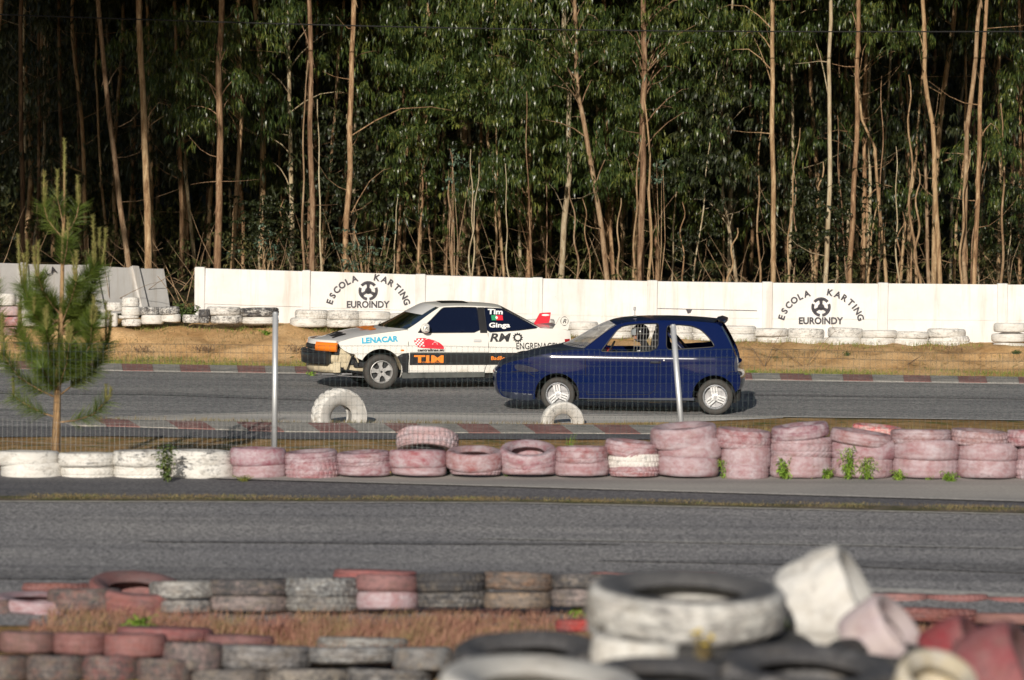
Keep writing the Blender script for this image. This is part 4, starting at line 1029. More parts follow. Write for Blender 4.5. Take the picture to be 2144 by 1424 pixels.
for i, (x, y) in enumerate(young):
    p = protos[(0, 2, 1)[i % 3]]; r = p.copy(); COL.objects.link(r); trk_ = [c for c in p.children if c.name.startswith('trunk')]
    for ch in p.children:
        if ch in trk_ or i % 9 == 4: c = ch.copy(); COL.objects.link(c); c.parent = r
    tag(r, 'thin young eucalyptus stem squeezed between the bigger trunks of the front rows', 'tree', 'thin young eucalyptus stems of the front rows')
    sc_ = random.uniform(0.38, 0.6); r.location = (x, y, gz(x, y)); r.scale = (sc_, sc_, random.uniform(.13, .36)); r.rotation_euler = (random.uniform(-.06,.06), random.uniform(-.10,.10), random.uniform(0, 2*PI))
# far wood closing the view, and undergrowth behind the wall
n = 26000; C = np.stack([RNG.uniform(-24, 24, n), RNG.uniform(104, 110, n), RNG.uniform(0, 17, n)], 1)
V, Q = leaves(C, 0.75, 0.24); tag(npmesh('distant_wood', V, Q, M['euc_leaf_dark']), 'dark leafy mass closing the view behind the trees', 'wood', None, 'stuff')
parts = []
for k in range(430):
    y = random.uniform(72.6, 84); x = random.uniform(-.145*y, .145*y)
    if noise.noise(Vector((x*.5, y*.3, 0))) < -0.05: continue
    h = random.uniform(.1, 1.5)*random.random()**.4; parts.append(leaves(spray_points(np.array([x, y, gz(x, y)+h]), .38, 34), .14, .034, .9, .5, .4))
for k in range(900):
    y = random.uniform(80, 107); x = random.uniform(-.16*y, .16*y)
    h = random.uniform(.1, 2.6)*random.random()**.5; parts.append(leaves(spray_points(np.array([x, y, gz(x, y)+h]), .7, 22), .3, .06, .9, .5, .3))
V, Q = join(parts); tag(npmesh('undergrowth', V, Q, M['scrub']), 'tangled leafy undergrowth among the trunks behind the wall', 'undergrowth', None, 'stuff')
mb = MB()
for k in range(330):
    y = random.uniform(72.8, 80); x = random.uniform(-.14*y, .14*y); z = gz(x, y); a = random.uniform(0, 2*PI); l = random.uniform(.8, 2.4); up = random.uniform(.35, 1.0)
    pp = [Vector((x + math.cos(a)*l*f*(1-up*.6) + .12*noise.noise(Vector((k, f*2, 0))), y + math.sin(a)*l*f*.3, z + l*up*f - .35*l*f*f*(1-up))) for f in (0, .25, .5, .75, 1)]
    mb.tube(pp, [.010,.008,.006,.004,.002], 3, False)
tag(mb.build('brushwood', M['bark_tan']), 'dry brushwood and saplings standing thick among the trunks', 'brushwood', None, 'stuff')
# blue-green young bushes low between trunks
for k, (px, py, s, n_, r_, lab) in enumerate([(768,505,107,12,.30,'blue-green young bush low in the wood left of the white car roof'),(755,545,107,9,.22,'pale leafy bush just above the wall behind the arched lettering'),(1380,355,106,5,.18,'pale young shoot of round leaves beside a tall trunk'),(955,350,106,7,.22,'pale round-leaved sapling in the middle of the wood'),(560,520,105,9,.25,'pale leafed bush between two trunks left of the wood')]):
    c = P(px, py, s); t = thing('young_bush', lab, 'bush', (c.x, c.y, gz(c.x, c.y)))
    lv = []; mb = MB(); loc = c - t.location
    for q in range(n_):
        o = np.array(tuple(loc)) + RNG.normal(0, 1, 3)*np.array([r_, .2, r_*.8]); lv.append(leaves(spray_points(o, .16, 22), .09, .045, 1.0, .3, .6))
        mb.tube([Vector((0,0,0)), Vector(o)*.5+Vector((random.uniform(-.1,.1),0,0)), Vector(o)], [.012,.008,.003], 3, False)
    V, Q = join(lv); npmesh('foliage', V, Q, M['euc_blue'], t); mb.build('stem', M['bark_tan'], t)
# tall tree standing just outside the left edge: its shade darkens the left of the wood
t = thing('eucalyptus_tree', 'broad tall eucalyptus standing outside the left edge of the view', 'tree', (-14.3, 50.0, -.4))
path = [Vector((.4*math.sin(z*.3), .2*math.cos(z*.4), z)) for z in lin(-.2, 19, 20)]
MB().tube(path, [.22*(1-.75*i/19) for i in range(20)], 9).build('trunk', M['bark_tan'], t, True)
lv = []
for q in range(1150):
    z = random.uniform(11.5, 22.5); a = random.uniform(0, 2*PI); rad = 4.3*math.sqrt(random.random())
    if z < (12.6 if math.cos(a)*rad < 1.2 else 14.4): continue
    lv.append(leaves(spray_points(np.array([math.cos(a)*rad, math.sin(a)*rad, z]), .7, 22), .5, .12))
V, Q = join(lv); npmesh('crown', V, Q, M['euc_leaf'], t)
c2 = t.copy(); COL.objects.link(c2); c2.location = (-15.2, 65.5, -.4); c2['label'] = 'unseen eucalyptus copy added outside the left edge to block sky light'  # unseen copy, added only to keep sky light off the left wood
for ch in t.children: c = ch.copy(); COL.objects.link(c); c.parent = c2
# overhead cables crossing in front of the trees
for za, zb, s_, lab in ((27, 66, 109, 'thin dark overhead cable sagging across the upper trees'),):
    mb = MB(); mb.tube([P(x, za + (zb-za)*((x+100)/2300) + 14*math.sin((x+100)/2300*PI), s_) for x in lin(-400, 2600, 50)], 0.012, 4, False)
    tag(mb.build('overhead_cable', M['cable']), lab, 'cable')

# ------------------------------------------------------------------ young pine at the left
pine = thing('young_pine', 'young pine sapling with upright light shoots standing left before the track', 'tree', G(117, 934, 0.12))
pb = pine.location.copy(); S0 = F/pb.y
def pp3(x, y, dy=0.0): return P(x, y, F/(pb.y+dy)) - pb
tr = [pp3(*q) for q in ((117,945),(119,880),(120,820),(125,740),(129,640),(131,540),(134,440),(135,360))]
mb = MB(); mb.tube(tr, [.055,.046,.040,.034,.027,.022,.017,.013], 8); mb.build('trunk', M['bark_pine'], pine, True)
ndl = []; cand = MB(); br = MB()
def needles(path, n, L, wd, spread=1.0, t0=.2, droop=.1):
    path = np.array([tuple(p) for p in path]); seg = np.diff(path, axis=0); ln = np.linalg.norm(seg, axis=1); cum = np.r_[0, np.cumsum(ln)]
    u = RNG.uniform(t0, 1, n)*cum[-1]; i = np.clip(np.searchsorted(cum, u)-1, 0, len(seg)-1); f = (u-cum[i])/ln[i]
    p = path[i] + seg[i]*f[:, None]; d = seg[i]/ln[i][:, None]
    r = RNG.normal(0, 1, (n, 3)); r -= (r*d).sum(1)[:, None]*d; r /= np.linalg.norm(r, axis=1)[:, None]
    dr = d*0.75 + r*spread; dr[:, 2] -= droop; dr /= np.linalg.norm(dr, axis=1)[:, None]
    l = L*RNG.uniform(.6, 1.15, n); sd = np.cross(dr, RNG.normal(0, 1, (n, 3))); sd /= np.linalg.norm(sd, axis=1)[:, None]; sd *= wd/2
    e = p + dr*l[:, None]; m = p + dr*(l*.5)[:, None] + np.array([[0,0,.004]]); e[:, 2] -= .006
    V = np.stack([p-sd, p+sd, m+sd, m-sd, e+sd*.4, e-sd*.4], 1).reshape(-1, 3); k = np.arange(n)[:, None]*6
    return V, np.concatenate([k+np.array([[0,1,2,3]]), k+np.array([[3,2,4,5]])], 0)
def branch(pts, n, dy, cands=2, clen=70):
    clen *= .9
    P3 = [pp3(x, y, dy*i/(len(pts)-1)) for i, (x, y) in enumerate(pts)]
    br.tube(P3, [.013]+[.009]*(len(P3)-2)+[.005], 5, False)
    ndl.append(needles(P3, int(n*1.15), .20, .003, .85, .2))
    for k in range(cands):
        b = pts[-1]; off = random.uniform(-16, 16) if k else 0; l = clen*random.uniform(.6, 1.1)
        q = [pp3(b[0]+off*.3, b[1], dy), pp3(b[0]+off*.8, b[1]-l*.5, dy), pp3(b[0]+off, b[1]-l, dy)]
        sh = MB(); sh.tube(q, [.010,.009,.004], 6); sh.build('shoot', M['candle'], pine, True); ndl2.append(needles(q, int(l*6), .05, .003, .7, 0, 0))
ndl2 = []
for pts, n, dy, c, cl in [
 ([(121,875),(90,865),(60,850),(28,830)],420,.15,1,45),([(121,885),(160,880),(195,868),(222,840)],420,-.1,2,50),
 ([(122,835),(80,815),(40,790),(5,740)],900,-.25,2,110),([(122,830),(160,800),(200,770),(222,720)],1300,.2,3,100),([(122,825),(130,790),(140,760),(145,720)],1300,-.35,3,60),
 ([(124,800),(90,770),(60,735),(40,690)],1300,.3,2,70),([(124,800),(170,760),(190,720),(192,680)],1300,-.3,2,70),([(124,780),(105,750),(100,715),(98,690)],900,-.5,2,60),
 ([(128,700),(90,660),(60,630),(50,600)],1300,.2,3,120),([(128,690),(160,660),(190,610),(208,560)],1200,.1,3,120),([(129,680),(140,650),(150,625),(160,590)],1100,-.4,2,70),([(129,660),(110,640),(90,610),(80,580)],900,-.3,2,90),
 ([(130,640),(150,610),(175,590),(196,560)],1200,-.1,2,90),([(129,690),(110,690),(90,680),(72,660)],1100,-.2,1,50),([(129,700),(150,700),(175,690),(196,660)],1100,-.2,1,50),
 ([(133,500),(115,480),(100,460),(92,430)],260,.1,2,75),([(133,490),(150,475),(160,455),(165,430)],240,-.1,2,70),([(133,470),(128,450),(124,430),(120,415)],160,-.2,1,60),
 ([(10,760),(5,700),(-5,640),(-12,600)],700,.2,3,90),([(131,570),(135,545),(140,520),(142,500)],500,-.3,1,50)]:
    branch(pts, n, dy, c, cl)
for k in range(16):
    a, b = random.choice([(790,40),(700,38),(680,34),(820,34)]), random.choice([-1, 1]); x_ = 126+b*random.uniform(15, a[1]*2.2); branch([(126,a[0]),(126+(x_-126)*.5,a[0]-18),(x_,a[0]-50)], 700, random.uniform(-.35,.35), 0)
q = [pp3(134,440), pp3(135,370), pp3(135,292)]; sh = MB(); sh.tube(q, [.016,.014,.006], 6); sh.build('shoot', M['candle'], pine, True); ndl2.append(needles(q, 700, .05, .004, .6, 0, 0))
V, Q = join(ndl); npmesh('needles', V, Q, M['needles'], pine); V, Q = join(ndl2); npmesh('shoot_needles', V, Q, M['candle'], pine)
br.build('branches', M['bark_pine'], pine, True)

# ------------------------------------------------------------------ single weeds
def weed(px, py, s, hpx, wpx, label, stems=6, mat='weed_leaf', leafL=.07, leafW=.02, flower=False, z=None, cat='weed', per=16):
    b = P(px, py, s)
    if s < 350:
        for _ in range(10): b = G(px, py, (b.z+gz(b.x, b.y))/2)
        b = b*((b.y-.62)/b.y); b.z = gz(b.x, b.y)
    t = thing('weed', label, cat, b); s = F/b.y; mb = MB(); lv = []; h = hpx/s; wd = wpx/s/2
    for k in range(stems):
        a = random.uniform(0, 2*PI); o = Vector((math.cos(a), math.sin(a)*.5, 0))*wd*random.uniform(.2, 1); hh = h*random.uniform(.55, 1)
        pts = [Vector((0,0,0)), o*.35+Vector((0,0,hh*.35)), o*.7+Vector((0,0,hh*.7)), o+Vector((0,0,hh))]
        mb.tube(pts, [.004,.003,.002,.0015], 4, False); n = per
        u = RNG.uniform(.12, 1, n); C = np.array([tuple(pts[0].lerp(pts[-1], float(v_))+Vector((o.x*.0, 0, 0))) for v_ in u])
        lv.append(leaves(C, leafL, leafW, 1.0, .3, .9))
        if flower: mb2 = MB(); mb2.lathe([(0,.006),(.012,.004),(.016,0),(0,-.002)], 8, 'z', pts[-1]); mb2.build('flower', M['flower'], t)
    V, Q = join(lv); npmesh('leaves', V, Q, M[mat], t); mb.build('stem', M[mat], t); return t
weed(352,1000,197,92,60,'tall thin dark-leaved weed standing before the white tyres',7,'weed_leaf2',.075,.045,per=26)
weed(1330,990,197,40,36,'bright green weed at the foot of the tyres near a whitish one',9)
weed(1518,993,197,44,28,'narrow green weed between two three-high pink stacks',8)
weed(1645,995,197,52,44,'broad leafy weed under the tilted faded red tyre',10,'weed_leaf',.08,.03)
weed(1700,995,197,56,30,'dry brown thin weed beside the broad leafy one',5,'grass_dry',.03,.006)
weed(1775,996,197,74,40,'tallest bright green weed before the pink tyres at the right',13,'weed_leaf',.09,.018)
weed(1815,996,197,52,48,'bushy bright green weed right of the tallest one',14,'weed_leaf',.09,.016)
weed(1730,994,197,28,50,'low spreading green weed left of the tallest one',9)
weed(1880,997,197,26,36,'small low green weed under a three-high stack',8)
weed(1943,996,197,26,26,'small green weed between two right-hand stacks',7)
weed(1990,999,197,24,56,'wide low green weed at the right foot of the tyre wall',10)
weed(510,998,197,16,50,'low clump of bright grass between white and red tyres',16,'grass_green',.05,.006)
weed(940,985,197,26,30,'small yellow-flowered weed in the gap between two red tyres',7,'weed_leaf2',.04,.012,True)
weed(1060,990,197,26,30,'small weed with a yellow bloom right of the tilted red tyre',6,'weed_leaf2',.04,.012,True)
weed(810,990,197,18,40,'tiny yellow-flowered weed under the leaning pink tyre',6,'weed_leaf2',.03,.01,True)
weed(1190,935,180,36,50,'thin green weed behind the pink tyres by the kerb',7,'weed_leaf',.05,.008)
weed(388,670,112,44,70,'dark green bush growing in the gap between the two walls',22,'weed_leaf2',.10,.05,cat='bush',per=30)
weed(560,684,114,12,40,'low green weed on the bank right of the black edged tyre',9,'weed_leaf')
weed(720,688,114,10,30,'low green weed on the bank before the white tyres',8,'weed_leaf')
weed(653,742,120,12,20,'small green weed on the sand left of the white car',7,'weed_leaf')
weed(2128,737,117,16,24,'dark green weed at the foot of the three-high white stack',10,'weed_leaf2',.06,.03)
weed(1773,728,117,10,16,'small dark weed at the foot of a white tyre stack',6,'weed_leaf2')
weed(1690,758,119,9,18,'tiny green weed on the middle of the sand bank',6,'weed_leaf')
weed(1575,775,121,10,16,'tiny green weed by the kerb right of the blue car',6,'weed_leaf')
weed(295,1312,275,50,60,'bright green thistle-like weed before the tilted red tyre',12,'weed_leaf',.09,.025)
weed(1210,1275,280,52,26,'bright green weed left of the big white tyre',9,'weed_leaf',.08,.02)
weed(1665,1330,420,56,60,'bright green weed in front of the white upright tyre',9,'weed_leaf',.08,.02)
weed(1470,1385,470,70,80,'thin brown and yellow weed in front of the black tyre',9,'grass_dry',.04,.01,True)
weed(700,1440,310,50,110,'pale green weeds at the bottom left of the foreground',20,'weed_leaf',.07,.015)
weed(320,1440,310,40,160,'low yellowish weeds at the bottom left corner',24,'grass_green',.05,.008,True)
weed(580,1440,310,26,120,'thin green weeds under the blue grey foreground tyre',14,'weed_leaf',.05,.01)
weed(1700,1358,300,10,20,'dry brown weed tuft behind the heap of tyres',5,'grass_dry',.04,.008)
# dry twigs on the sand bank
for k, (x0, y0, x1, y1, lab) in enumerate([(1555,712,1600,728,'short dry stick on the sand behind the blue car'),(1600,720,1680,735,'long dry twig lying on the sand by the white tyres'),(1640,690,1602,728,'dry twig leaning against white tyres below the left end of the logo'),(1752,690,1690,730,'curved dry twig rising from the sand at the logo'),(1960,740,1900,735,'brown twig on the right part of the bank')]):
    a, b = P(x0, y0, 116.8), P(x1, y1, 118.6); b.z = gz(b.x, b.y)+.04
    c = a.lerp(b, .5)+Vector((0,0,.06)); mb = MB(); mb.tube([a-b, c-b, Vector((0,0,0))], [.003,.005,.006], 4)
    for q in range(4): f = random.random(); p = (a-b)*f; mb.tube([p, p+Vector((random.uniform(-.2,.2), random.uniform(-.1,.1), random.uniform(0,.15)))], [.004,.002], 3)
    o = mb.build('twig', M['twig']); o.location = b; tag(o, lab, 'twig')
for k, (px, py, n_, lab) in enumerate([(430,713,120,'withered brown tuft on the sandy bank left of the white car'),(620,700,110,'withered brown tuft on the bank beside the fence post'),(1995,742,80,'withered brown tuft on the right of the sandy bank'),(300,700,90,'withered tuft on the sand near the pine'),(1140,690,60,'tall dry seed head rising behind the white car wing')]):
    b = P(px, py+6, 117.5); b.z = gz(b.x, b.y); t = thing('dry_tuft', lab, 'weed', b); C = np.array([tuple(RNG.normal(0, 1, 3)*np.array([.12,.08,0])) for _ in range(n_)]); C[:, 2] = abs(RNG.normal(0, 1, n_))*.05+.06
    V, Q = leaves(C, .14, .008, .8, .5, 1.4); npmesh('stalks', V, Q, M['twig'], t)
# ------------------------------------------------------------------ cars
def paint(name, c, rough=0.28, coat=0.6, var=0.04, dust=None, dmask=0.6):
    m, t, b = NM(name); v = coords(t); n = tnoise(t, v, 2.2, 6, 0.65)
    col = ramp(t, n, [(0.3, tuple(x*(1-var) for x in c)), (0.7, tuple(min(1, x*(1+var)) for x in c))])
    if dust: 
        n2 = tnoise(t, v, 3.5, 7, 0.7); sep = t.nodes.new('ShaderNodeSeparateXYZ'); t.links.new(v, sep.inputs[0])
        low = math_(t, 'MULTIPLY', math_(t, 'SUBTRACT', 0.62, sep.outputs[2]), 0.35)
        col = mix(t, ramp(t, math_(t, 'ADD', n2, low), [(dmask-.08, (0,0,0)), (dmask+.2, (.8,.8,.8))]), col, dust)
    t.links.new(col, b.inputs['Base Color']); b.inputs['Roughness'].default_value = rough
    b.inputs['Coat Weight'].default_value = coat; b.inputs['Coat Roughness'].default_value = 0.03
    b.inputs['Specular IOR Level'].default_value = 0.25
    return m
M['blue_paint'] = paint('dark_blue_paint', (0.003,0.010,0.060), 0.13, .15, .05)
M['blue_dull'] = simple('faded_dark_bonnet', (0.018,0.024,0.045), 0.45, 0, .3, 5)
M['white_paint'] = paint('white_car_paint', (0.78,0.76,0.71), 0.25, .3, .03, (0.48,0.40,0.29), .70)
M['hood_white'] = paint('dusty_white_bonnet', (0.62,0.62,0.62), 0.4, .4, .04)
M['black_trim'] = simple('black_plastic', (0.018,0.018,0.02), 0.42, 0, .25, 6)
M['sill_grey'] = simple('dusty_black_sill', (0.10,0.105,0.10), 0.6, 0, .3, 5)
M['seam'] = simple('dark_seam', (0.012,0.012,0.014), 0.8)
M['beige_metal'] = paint('bare_cream_metal', (0.62,0.54,0.38), 0.6, 0, .1, (0.14,0.10,0.06), .60)
M['liner'] = simple('dusty_wheel_liner', (0.26,0.23,0.19), 0.9, 0, .3, 5)
M['under'] = simple('black_underside', (0.012,0.012,0.012), 0.9)
M['orange'] = simple('orange_film', (0.95,0.24,0.02), 0.35, 0, .05, 4, .5)
M['ink_orange'] = simple('orange_decal', (0.95,0.27,0.03), 0.5, 0, .03)
M['ink_black'] = simple('black_decal', (0.02,0.02,0.022), 0.5)
M['ink_white'] = simple('white_decal', (0.86,0.86,0.85), 0.5, 0, .02)
M['ink_cyan'] = simple('light_blue_decal', (0.02,0.40,0.62), 0.5, 0, .03)
M['ink_red'] = simple('red_decal', (0.72,0.02,0.04), 0.45, 0, .05)
M['ink_green'] = simple('green_decal', (0.02,0.28,0.12), 0.5)
M['ink_lime'] = simple('faded_green_decal', (0.10,0.20,0.06), 0.6, 0, .5, 14)
M['rim'] = simple('silver_alloy', (0.66,0.67,0.69), 0.32, .75, .06, 8)
M['rim_dull'] = simple('dusty_silver_alloy', (0.48,0.47,0.46), 0.5, .5, .15, 8)
M['red_lamp'] = simple('red_lamp_glass', (0.32,0.01,0.012), 0.15, 0, .1, 4, .5)
M['smoke_lamp'] = simple('clear_lamp_glass', (0.05,0.055,0.09), 0.12, .3, .3, 6, .5)
M['gold'] = simple('brass_pipe', (0.60,0.42,0.18), 0.35, .8)
M['steel'] = simple('dull_steel', (0.30,0.30,0.31), 0.5, .6, .3)
M['net'] = simple('white_net_cord', (0.34,0.34,0.33), 0.7)
M['mesh_grey'] = simple('windscreen_wire', (0.62,0.62,0.62), 0.4, .5)
M['cage_blue'] = simple('dark_blue_cage', (0.012,0.016,0.05), 0.4)
M['red_cage'] = simple('red_cage_tube', (0.40,0.02,0.02), 0.4)
M['fabric_black'] = simple('black_seat_cloth', (0.018,0.018,0.02), 0.9)
M['suit_red'] = simple('red_cloth', (0.42,0.02,0.02), 0.8)
M['skin'] = simple('skin', (0.52,0.27,0.18), 0.55)
M['helmet'] = paint('glossy_black_helmet', (0.012,0.012,0.014), 0.2, 1.0)
M['visor'] = simple('clear_visor', (0.35,0.38,0.40), 0.08, .2, .1, 3, .6)
def tintglass():
    m, t, b = NM('dark_tinted_glass'); b.inputs['Base Color'].default_value = (0.006,0.010,0.030,1); b.inputs['Roughness'].default_value = 0.06
    b.inputs['Specular IOR Level'].default_value = 0.7; tr = t.nodes.new('ShaderNodeBsdfTransparent'); tr.inputs[0].default_value = (.25,.32,.55,1)
    mx = t.nodes.new('ShaderNodeMixShader'); mx.inputs[0].default_value = 0.82; t.links.new(tr.outputs[0], mx.inputs[1]); t.links.new(b.outputs[0], mx.inputs[2])
    t.links.new(mx.outputs[0], t.nodes['Material Output'].inputs[0]); return m
def clearglass():
    m, t, b = NM('windscreen_glass'); tr = t.nodes.new('ShaderNodeBsdfTransparent'); tr.inputs[0].default_value = (.72,.80,.76,1)
    g = t.nodes.new('ShaderNodeBsdfGlossy'); g.inputs['Roughness'].default_value = 0.04
    d = t.nodes.new('ShaderNodeBsdfDiffuse'); d.inputs[0].default_value = (.42,.46,.42,1)
    fr = t.nodes.new('ShaderNodeFresnel'); fr.inputs[0].default_value = 1.5
    m1 = t.nodes.new('ShaderNodeMixShader'); m1.inputs[0].default_value = .26; t.links.new(tr.outputs[0], m1.inputs[1]); t.links.new(d.outputs[0], m1.inputs[2])
    m2 = t.nodes.new('ShaderNodeMixShader'); t.links.new(fr.outputs[0], m2.inputs[0]); t.links.new(m1.outputs[0], m2.inputs[1]); t.links.new(g.outputs[0], m2.inputs[2])
    t.links.new(m2.outputs[0], t.nodes['Material Output'].inputs[0]); return m
M['tint'] = tintglass(); M['glass'] = clearglass()

def pip(p, poly):
    x, y = p; c = False; n = len(poly); j = n-1
    for i in range(n):
        xi, yi = poly[i]; xj, yj = poly[j]
        if (yi > y) != (yj > y) and x < (xj-xi)*(y-yi)/(yj-yi)+xi: c = not c
        j = i
    return c
def dens(poly, step):
    out = []
    for a, b in zip(poly, poly[1:]+poly[:1]):
        n = max(1, int(math.hypot(b[0]-a[0], b[1]-a[1])/step))
        out += [(a[0]+(b[0]-a[0])*i/n, a[1]+(b[1]-a[1])*i/n) for i in range(n)]
    return out
def smooth_poly(pts, it=1):                 # rounds corners of an open line
    for _ in range(it):
        o = [pts[0]]
        for a, b in zip(pts[:-1], pts[1:]): o += [(a[0]*.75+b[0]*.25, a[1]*.75+b[1]*.25), (a[0]*.25+b[0]*.75, a[1]*.25+b[1]*.75)]
        pts = o + [pts[-1]]
    return pts
def round_closed(pts, it=1, k=.22):
    for _ in range(it):
        o = []
        for a, b in zip(pts, pts[1:]+pts[:1]): o += [(a[0]*(1-k)+b[0]*k, a[1]*(1-k)+b[1]*k), (a[0]*k+b[0]*(1-k), a[1]*k+b[1]*(1-k))]
        pts = o
    return pts
def sheet(outline, holes, step=0.04):
    outline = dens(outline, step); holes = [dens(h, step) for h in holes]
    pts = list(outline); edges = [(i, (i+1) % len(outline)) for i in range(len(outline))]
    for h in holes:
        b = len(pts); pts += h; edges += [(b+i, b+(i+1) % len(h)) for i in range(len(h))]
    xs_ = [p[0] for p in outline]; zs = [p[1] for p in outline]; k = step
    allb = np.array(pts); x = min(xs_)
    while x < max(xs_):
        z = min(zs)
        while z < max(zs):
            if pip((x, z), outline) and not any(pip((x, z), h) for h in holes) and np.min(np.hypot(allb[:,0]-x, allb[:,1]-z)) > step*.55: pts.append((x, z))
            z += step
        x += step
    r = delaunay_2d_cdt([Vector(p) for p in pts], edges, [], 0, 1e-6)
    V = [tuple(v) for v in r[0]]; Fs = []
    for f in r[2]:
        c = (sum(V[i][0] for i in f)/3, sum(V[i][1] for i in f)/3)
        if pip(c, outline) and not any(pip(c, h) for h in holes): Fs.append(tuple(f))
    return V, Fs
def side_part(name, outline, holes, Wf, sgn, mat, parent, off=0.0, th=0.02, step=0.04, smooth=True):
    V, Fs = sheet(outline, holes, step); vs = [Vector((x, sgn*(Wf(x, z)+off), z)) for x, z in V]; n = len(vs)
    a, b, c = [Vector((V[i][0], sgn*Wf(*V[i]), V[i][1])) for i in Fs[0]]
    if (b-a).cross(c-a).y*sgn < 0: Fs = [f[::-1] for f in Fs]
    inn = [Vector((x, sgn*(Wf(x, z)+off-th), z)) for x, z in V]
    cnt_ = {}
    for f in Fs:
        for i in range(3): cnt_[(f[i], f[(i+1)%3])] = 1
    bd = [(a, b) for a, b in cnt_ if (b, a) not in cnt_]
    m = len(vs); allv = vs + inn; af = list(Fs) + [tuple(n+i for i in f[::-1]) for f in Fs]
    # border gets its own vertices so the surface shading stays clean
    for a, b in bd:
        k = len(allv); allv += [vs[a], vs[b], inn[b], inn[a]]; af.append((k+1, k, k+3, k+2))
    return mobj(name, allv, af, mat, parent, smooth)
def cross_loft(name, line, Wf, crown, mat, parent, n=16, pw=2.6, th=0.0, inset=0.0, tcut=None):
    # surface across the car over a side line [(x,z)]; crown = per point (dx,dz) at the middle
    rows = []
    for (x, z), (dx, dz) in zip(line, crown):
        wv = Wf(x, z)-inset; row = []
        for j in range(n+1):
            t = -1 + 2*j/n
            if tcut: t = tcut[0] + (tcut[1]-tcut[0])*j/n
            k = 1-abs(t)**pw; row.append(Vector((x+dx*k, t*wv, z+dz*k)))
        rows.append(row)
    return MB().grid(rows).build(name, mat, parent, True)
def resample(line, vals, step=0.05):
    L_, V_ = [], []
    for (a, b, va, vb_) in zip(line[:-1], line[1:], vals[:-1], vals[1:]):
        n = max(1, int(math.hypot(b[0]-a[0], b[1]-a[1])/step))
        for i in range(n): f = i/n; L_.append((a[0]+(b[0]-a[0])*f, a[1]+(b[1]-a[1])*f)); V_.append((va[0]+(vb_[0]-va[0])*f, va[1]+(vb_[1]-va[1])*f))
    L_.append(line[-1]); V_.append(vals[-1]); return L_, V_
def line_tube(name, pts, Wf, sgn, r, mat, parent, off=0.0):
    mb = MB(); mb.tube([Vector((x, sgn*(Wf(x, z)+off), z)) for x, z in pts], r, 5); return mb.build(name, mat, parent)
def polyfill(mb, pts, fn):
    d = dens(pts, 0.05); r = delaunay_2d_cdt([Vector(p) for p in d], [(i, (i+1)%len(d)) for i in range(len(d))], [], 0, 1e-6)
    V = [tuple(v) for v in r[0]]; fs = [f for f in r[2] if pip((sum(V[i][0] for i in f)/3, sum(V[i][1] for i in f)/3), d)]
    mb.add([fn(*v) for v in V], fs)
def wheel(parent, x, y, z, R, rimR, kind, sgn=-1, steer=0.0, mats=('rubber_car', 'rim')):
    wt = bpy.data.objects.new('wheel', None); COL.objects.link(wt); wt.parent = parent; wt.location = (x, y, z); wt.rotation_euler = (0, 0, steer)
    hw = 0.09; prof = [(rimR*.97,-hw*.8),(rimR*1.02,-hw),(R*.86,-hw*1.03),(R*.95,-hw*.92),(R*.985,-hw*.75),(R,-hw*.5),(R*.992,-hw*.45),(R*.992,-hw*.4),(R,-hw*.35),(R,hw*.35),(R*.99,hw*.4),(R,hw*.5),(R*.985,hw*.75),(R*.95,hw*.92),(R*.86,hw),(rimR*1.02,hw),(rimR*.97,hw*.8)]
    mb = MB(); mb.lathe(prof, 48); mb.build('tyre', M[mats[0]], wt, True)
    s = sgn; mb = MB()
    mb.lathe([(rimR*1.0, s*hw*.95),(rimR*.95, s*hw*1.0),(rimR*.90, s*hw*.85),(rimR*.88, s*hw*.3),(rimR*.86, -s*hw*.8)], 40)
    mb.lathe([(0.0, s*hw*.72),(rimR*.10, s*hw*.72),(rimR*.14, s*hw*.62),(rimR*.30, s*hw*.60),(rimR*.36, s*hw*.45),(rimR*.36, s*hw*.1)], 24)
    yo, yi = s*hw*.72, s*hw*.42
    def spoke(poly, a):
        q = [(px*math.cos(a)-pz*math.sin(a), px*math.sin(a)+pz*math.cos(a)) for px, pz in poly]; mb.prism(q, 'y', yo, yi)
    if kind == 'triple':
        for k in range(3):
            a = math.radians(100 + 120*k)
            for off in (-.21, 0, .21):
                ww = .072; spoke([(rimR*.22, rimR*(off*.95-ww)),(rimR*.9, rimR*(off-ww)),(rimR*.9, rimR*(off+ww)),(rimR*.22, rimR*(off*.95+ww))], a)
            spoke([(rimR*.80,-rimR*.36),(rimR*.93,-rimR*.36),(rimR*.93,rimR*.36),(rimR*.80,rimR*.36)], a)
    else:
        for k in range(5):
            a = math.radians(90+72*k+8); spoke([(rimR*.18,-rimR*.20),(rimR*.5,-rimR*.13),(rimR*.93,-rimR*.30),(rimR*.93,rimR*.30),(rimR*.5,rimR*.13),(rimR*.18,rimR*.20)], a)
    for k in range(4 if kind == 'triple' else 5):
        a = 2*PI*k/(4 if kind == 'triple' else 5)+.4; mb.lathe([(0,s*hw*.70),(.008,s*hw*.70),(.009,s*hw*.5)], 8, 'y', (rimR*.22*math.cos(a), 0, rimR*.22*math.sin(a)))
    mb.build('rim', M[mats[1]], wt)
    mb = MB(); mb.lathe([(0.0, 0),(rimR*.85, 0)], 24, 'y', (0, s*hw*.05, 0)); mb.lathe([(0, s*hw*.755),(rimR*.09, s*hw*.75),(rimR*.1, s*hw*.6)], 12); mb.build('brake_disc', M['steel' if kind == 'triple' else 'inside_dark'], wt)
    return wt
def arch(cx, cz, r, a0, a1, n=18, rz=None):
    rz = rz or r; return [(cx+r*math.cos(math.radians(a0+(a1-a0)*i/n)), cz+rz*math.sin(math.radians(a0+(a1-a0)*i/n))) for i in range(n+1)]
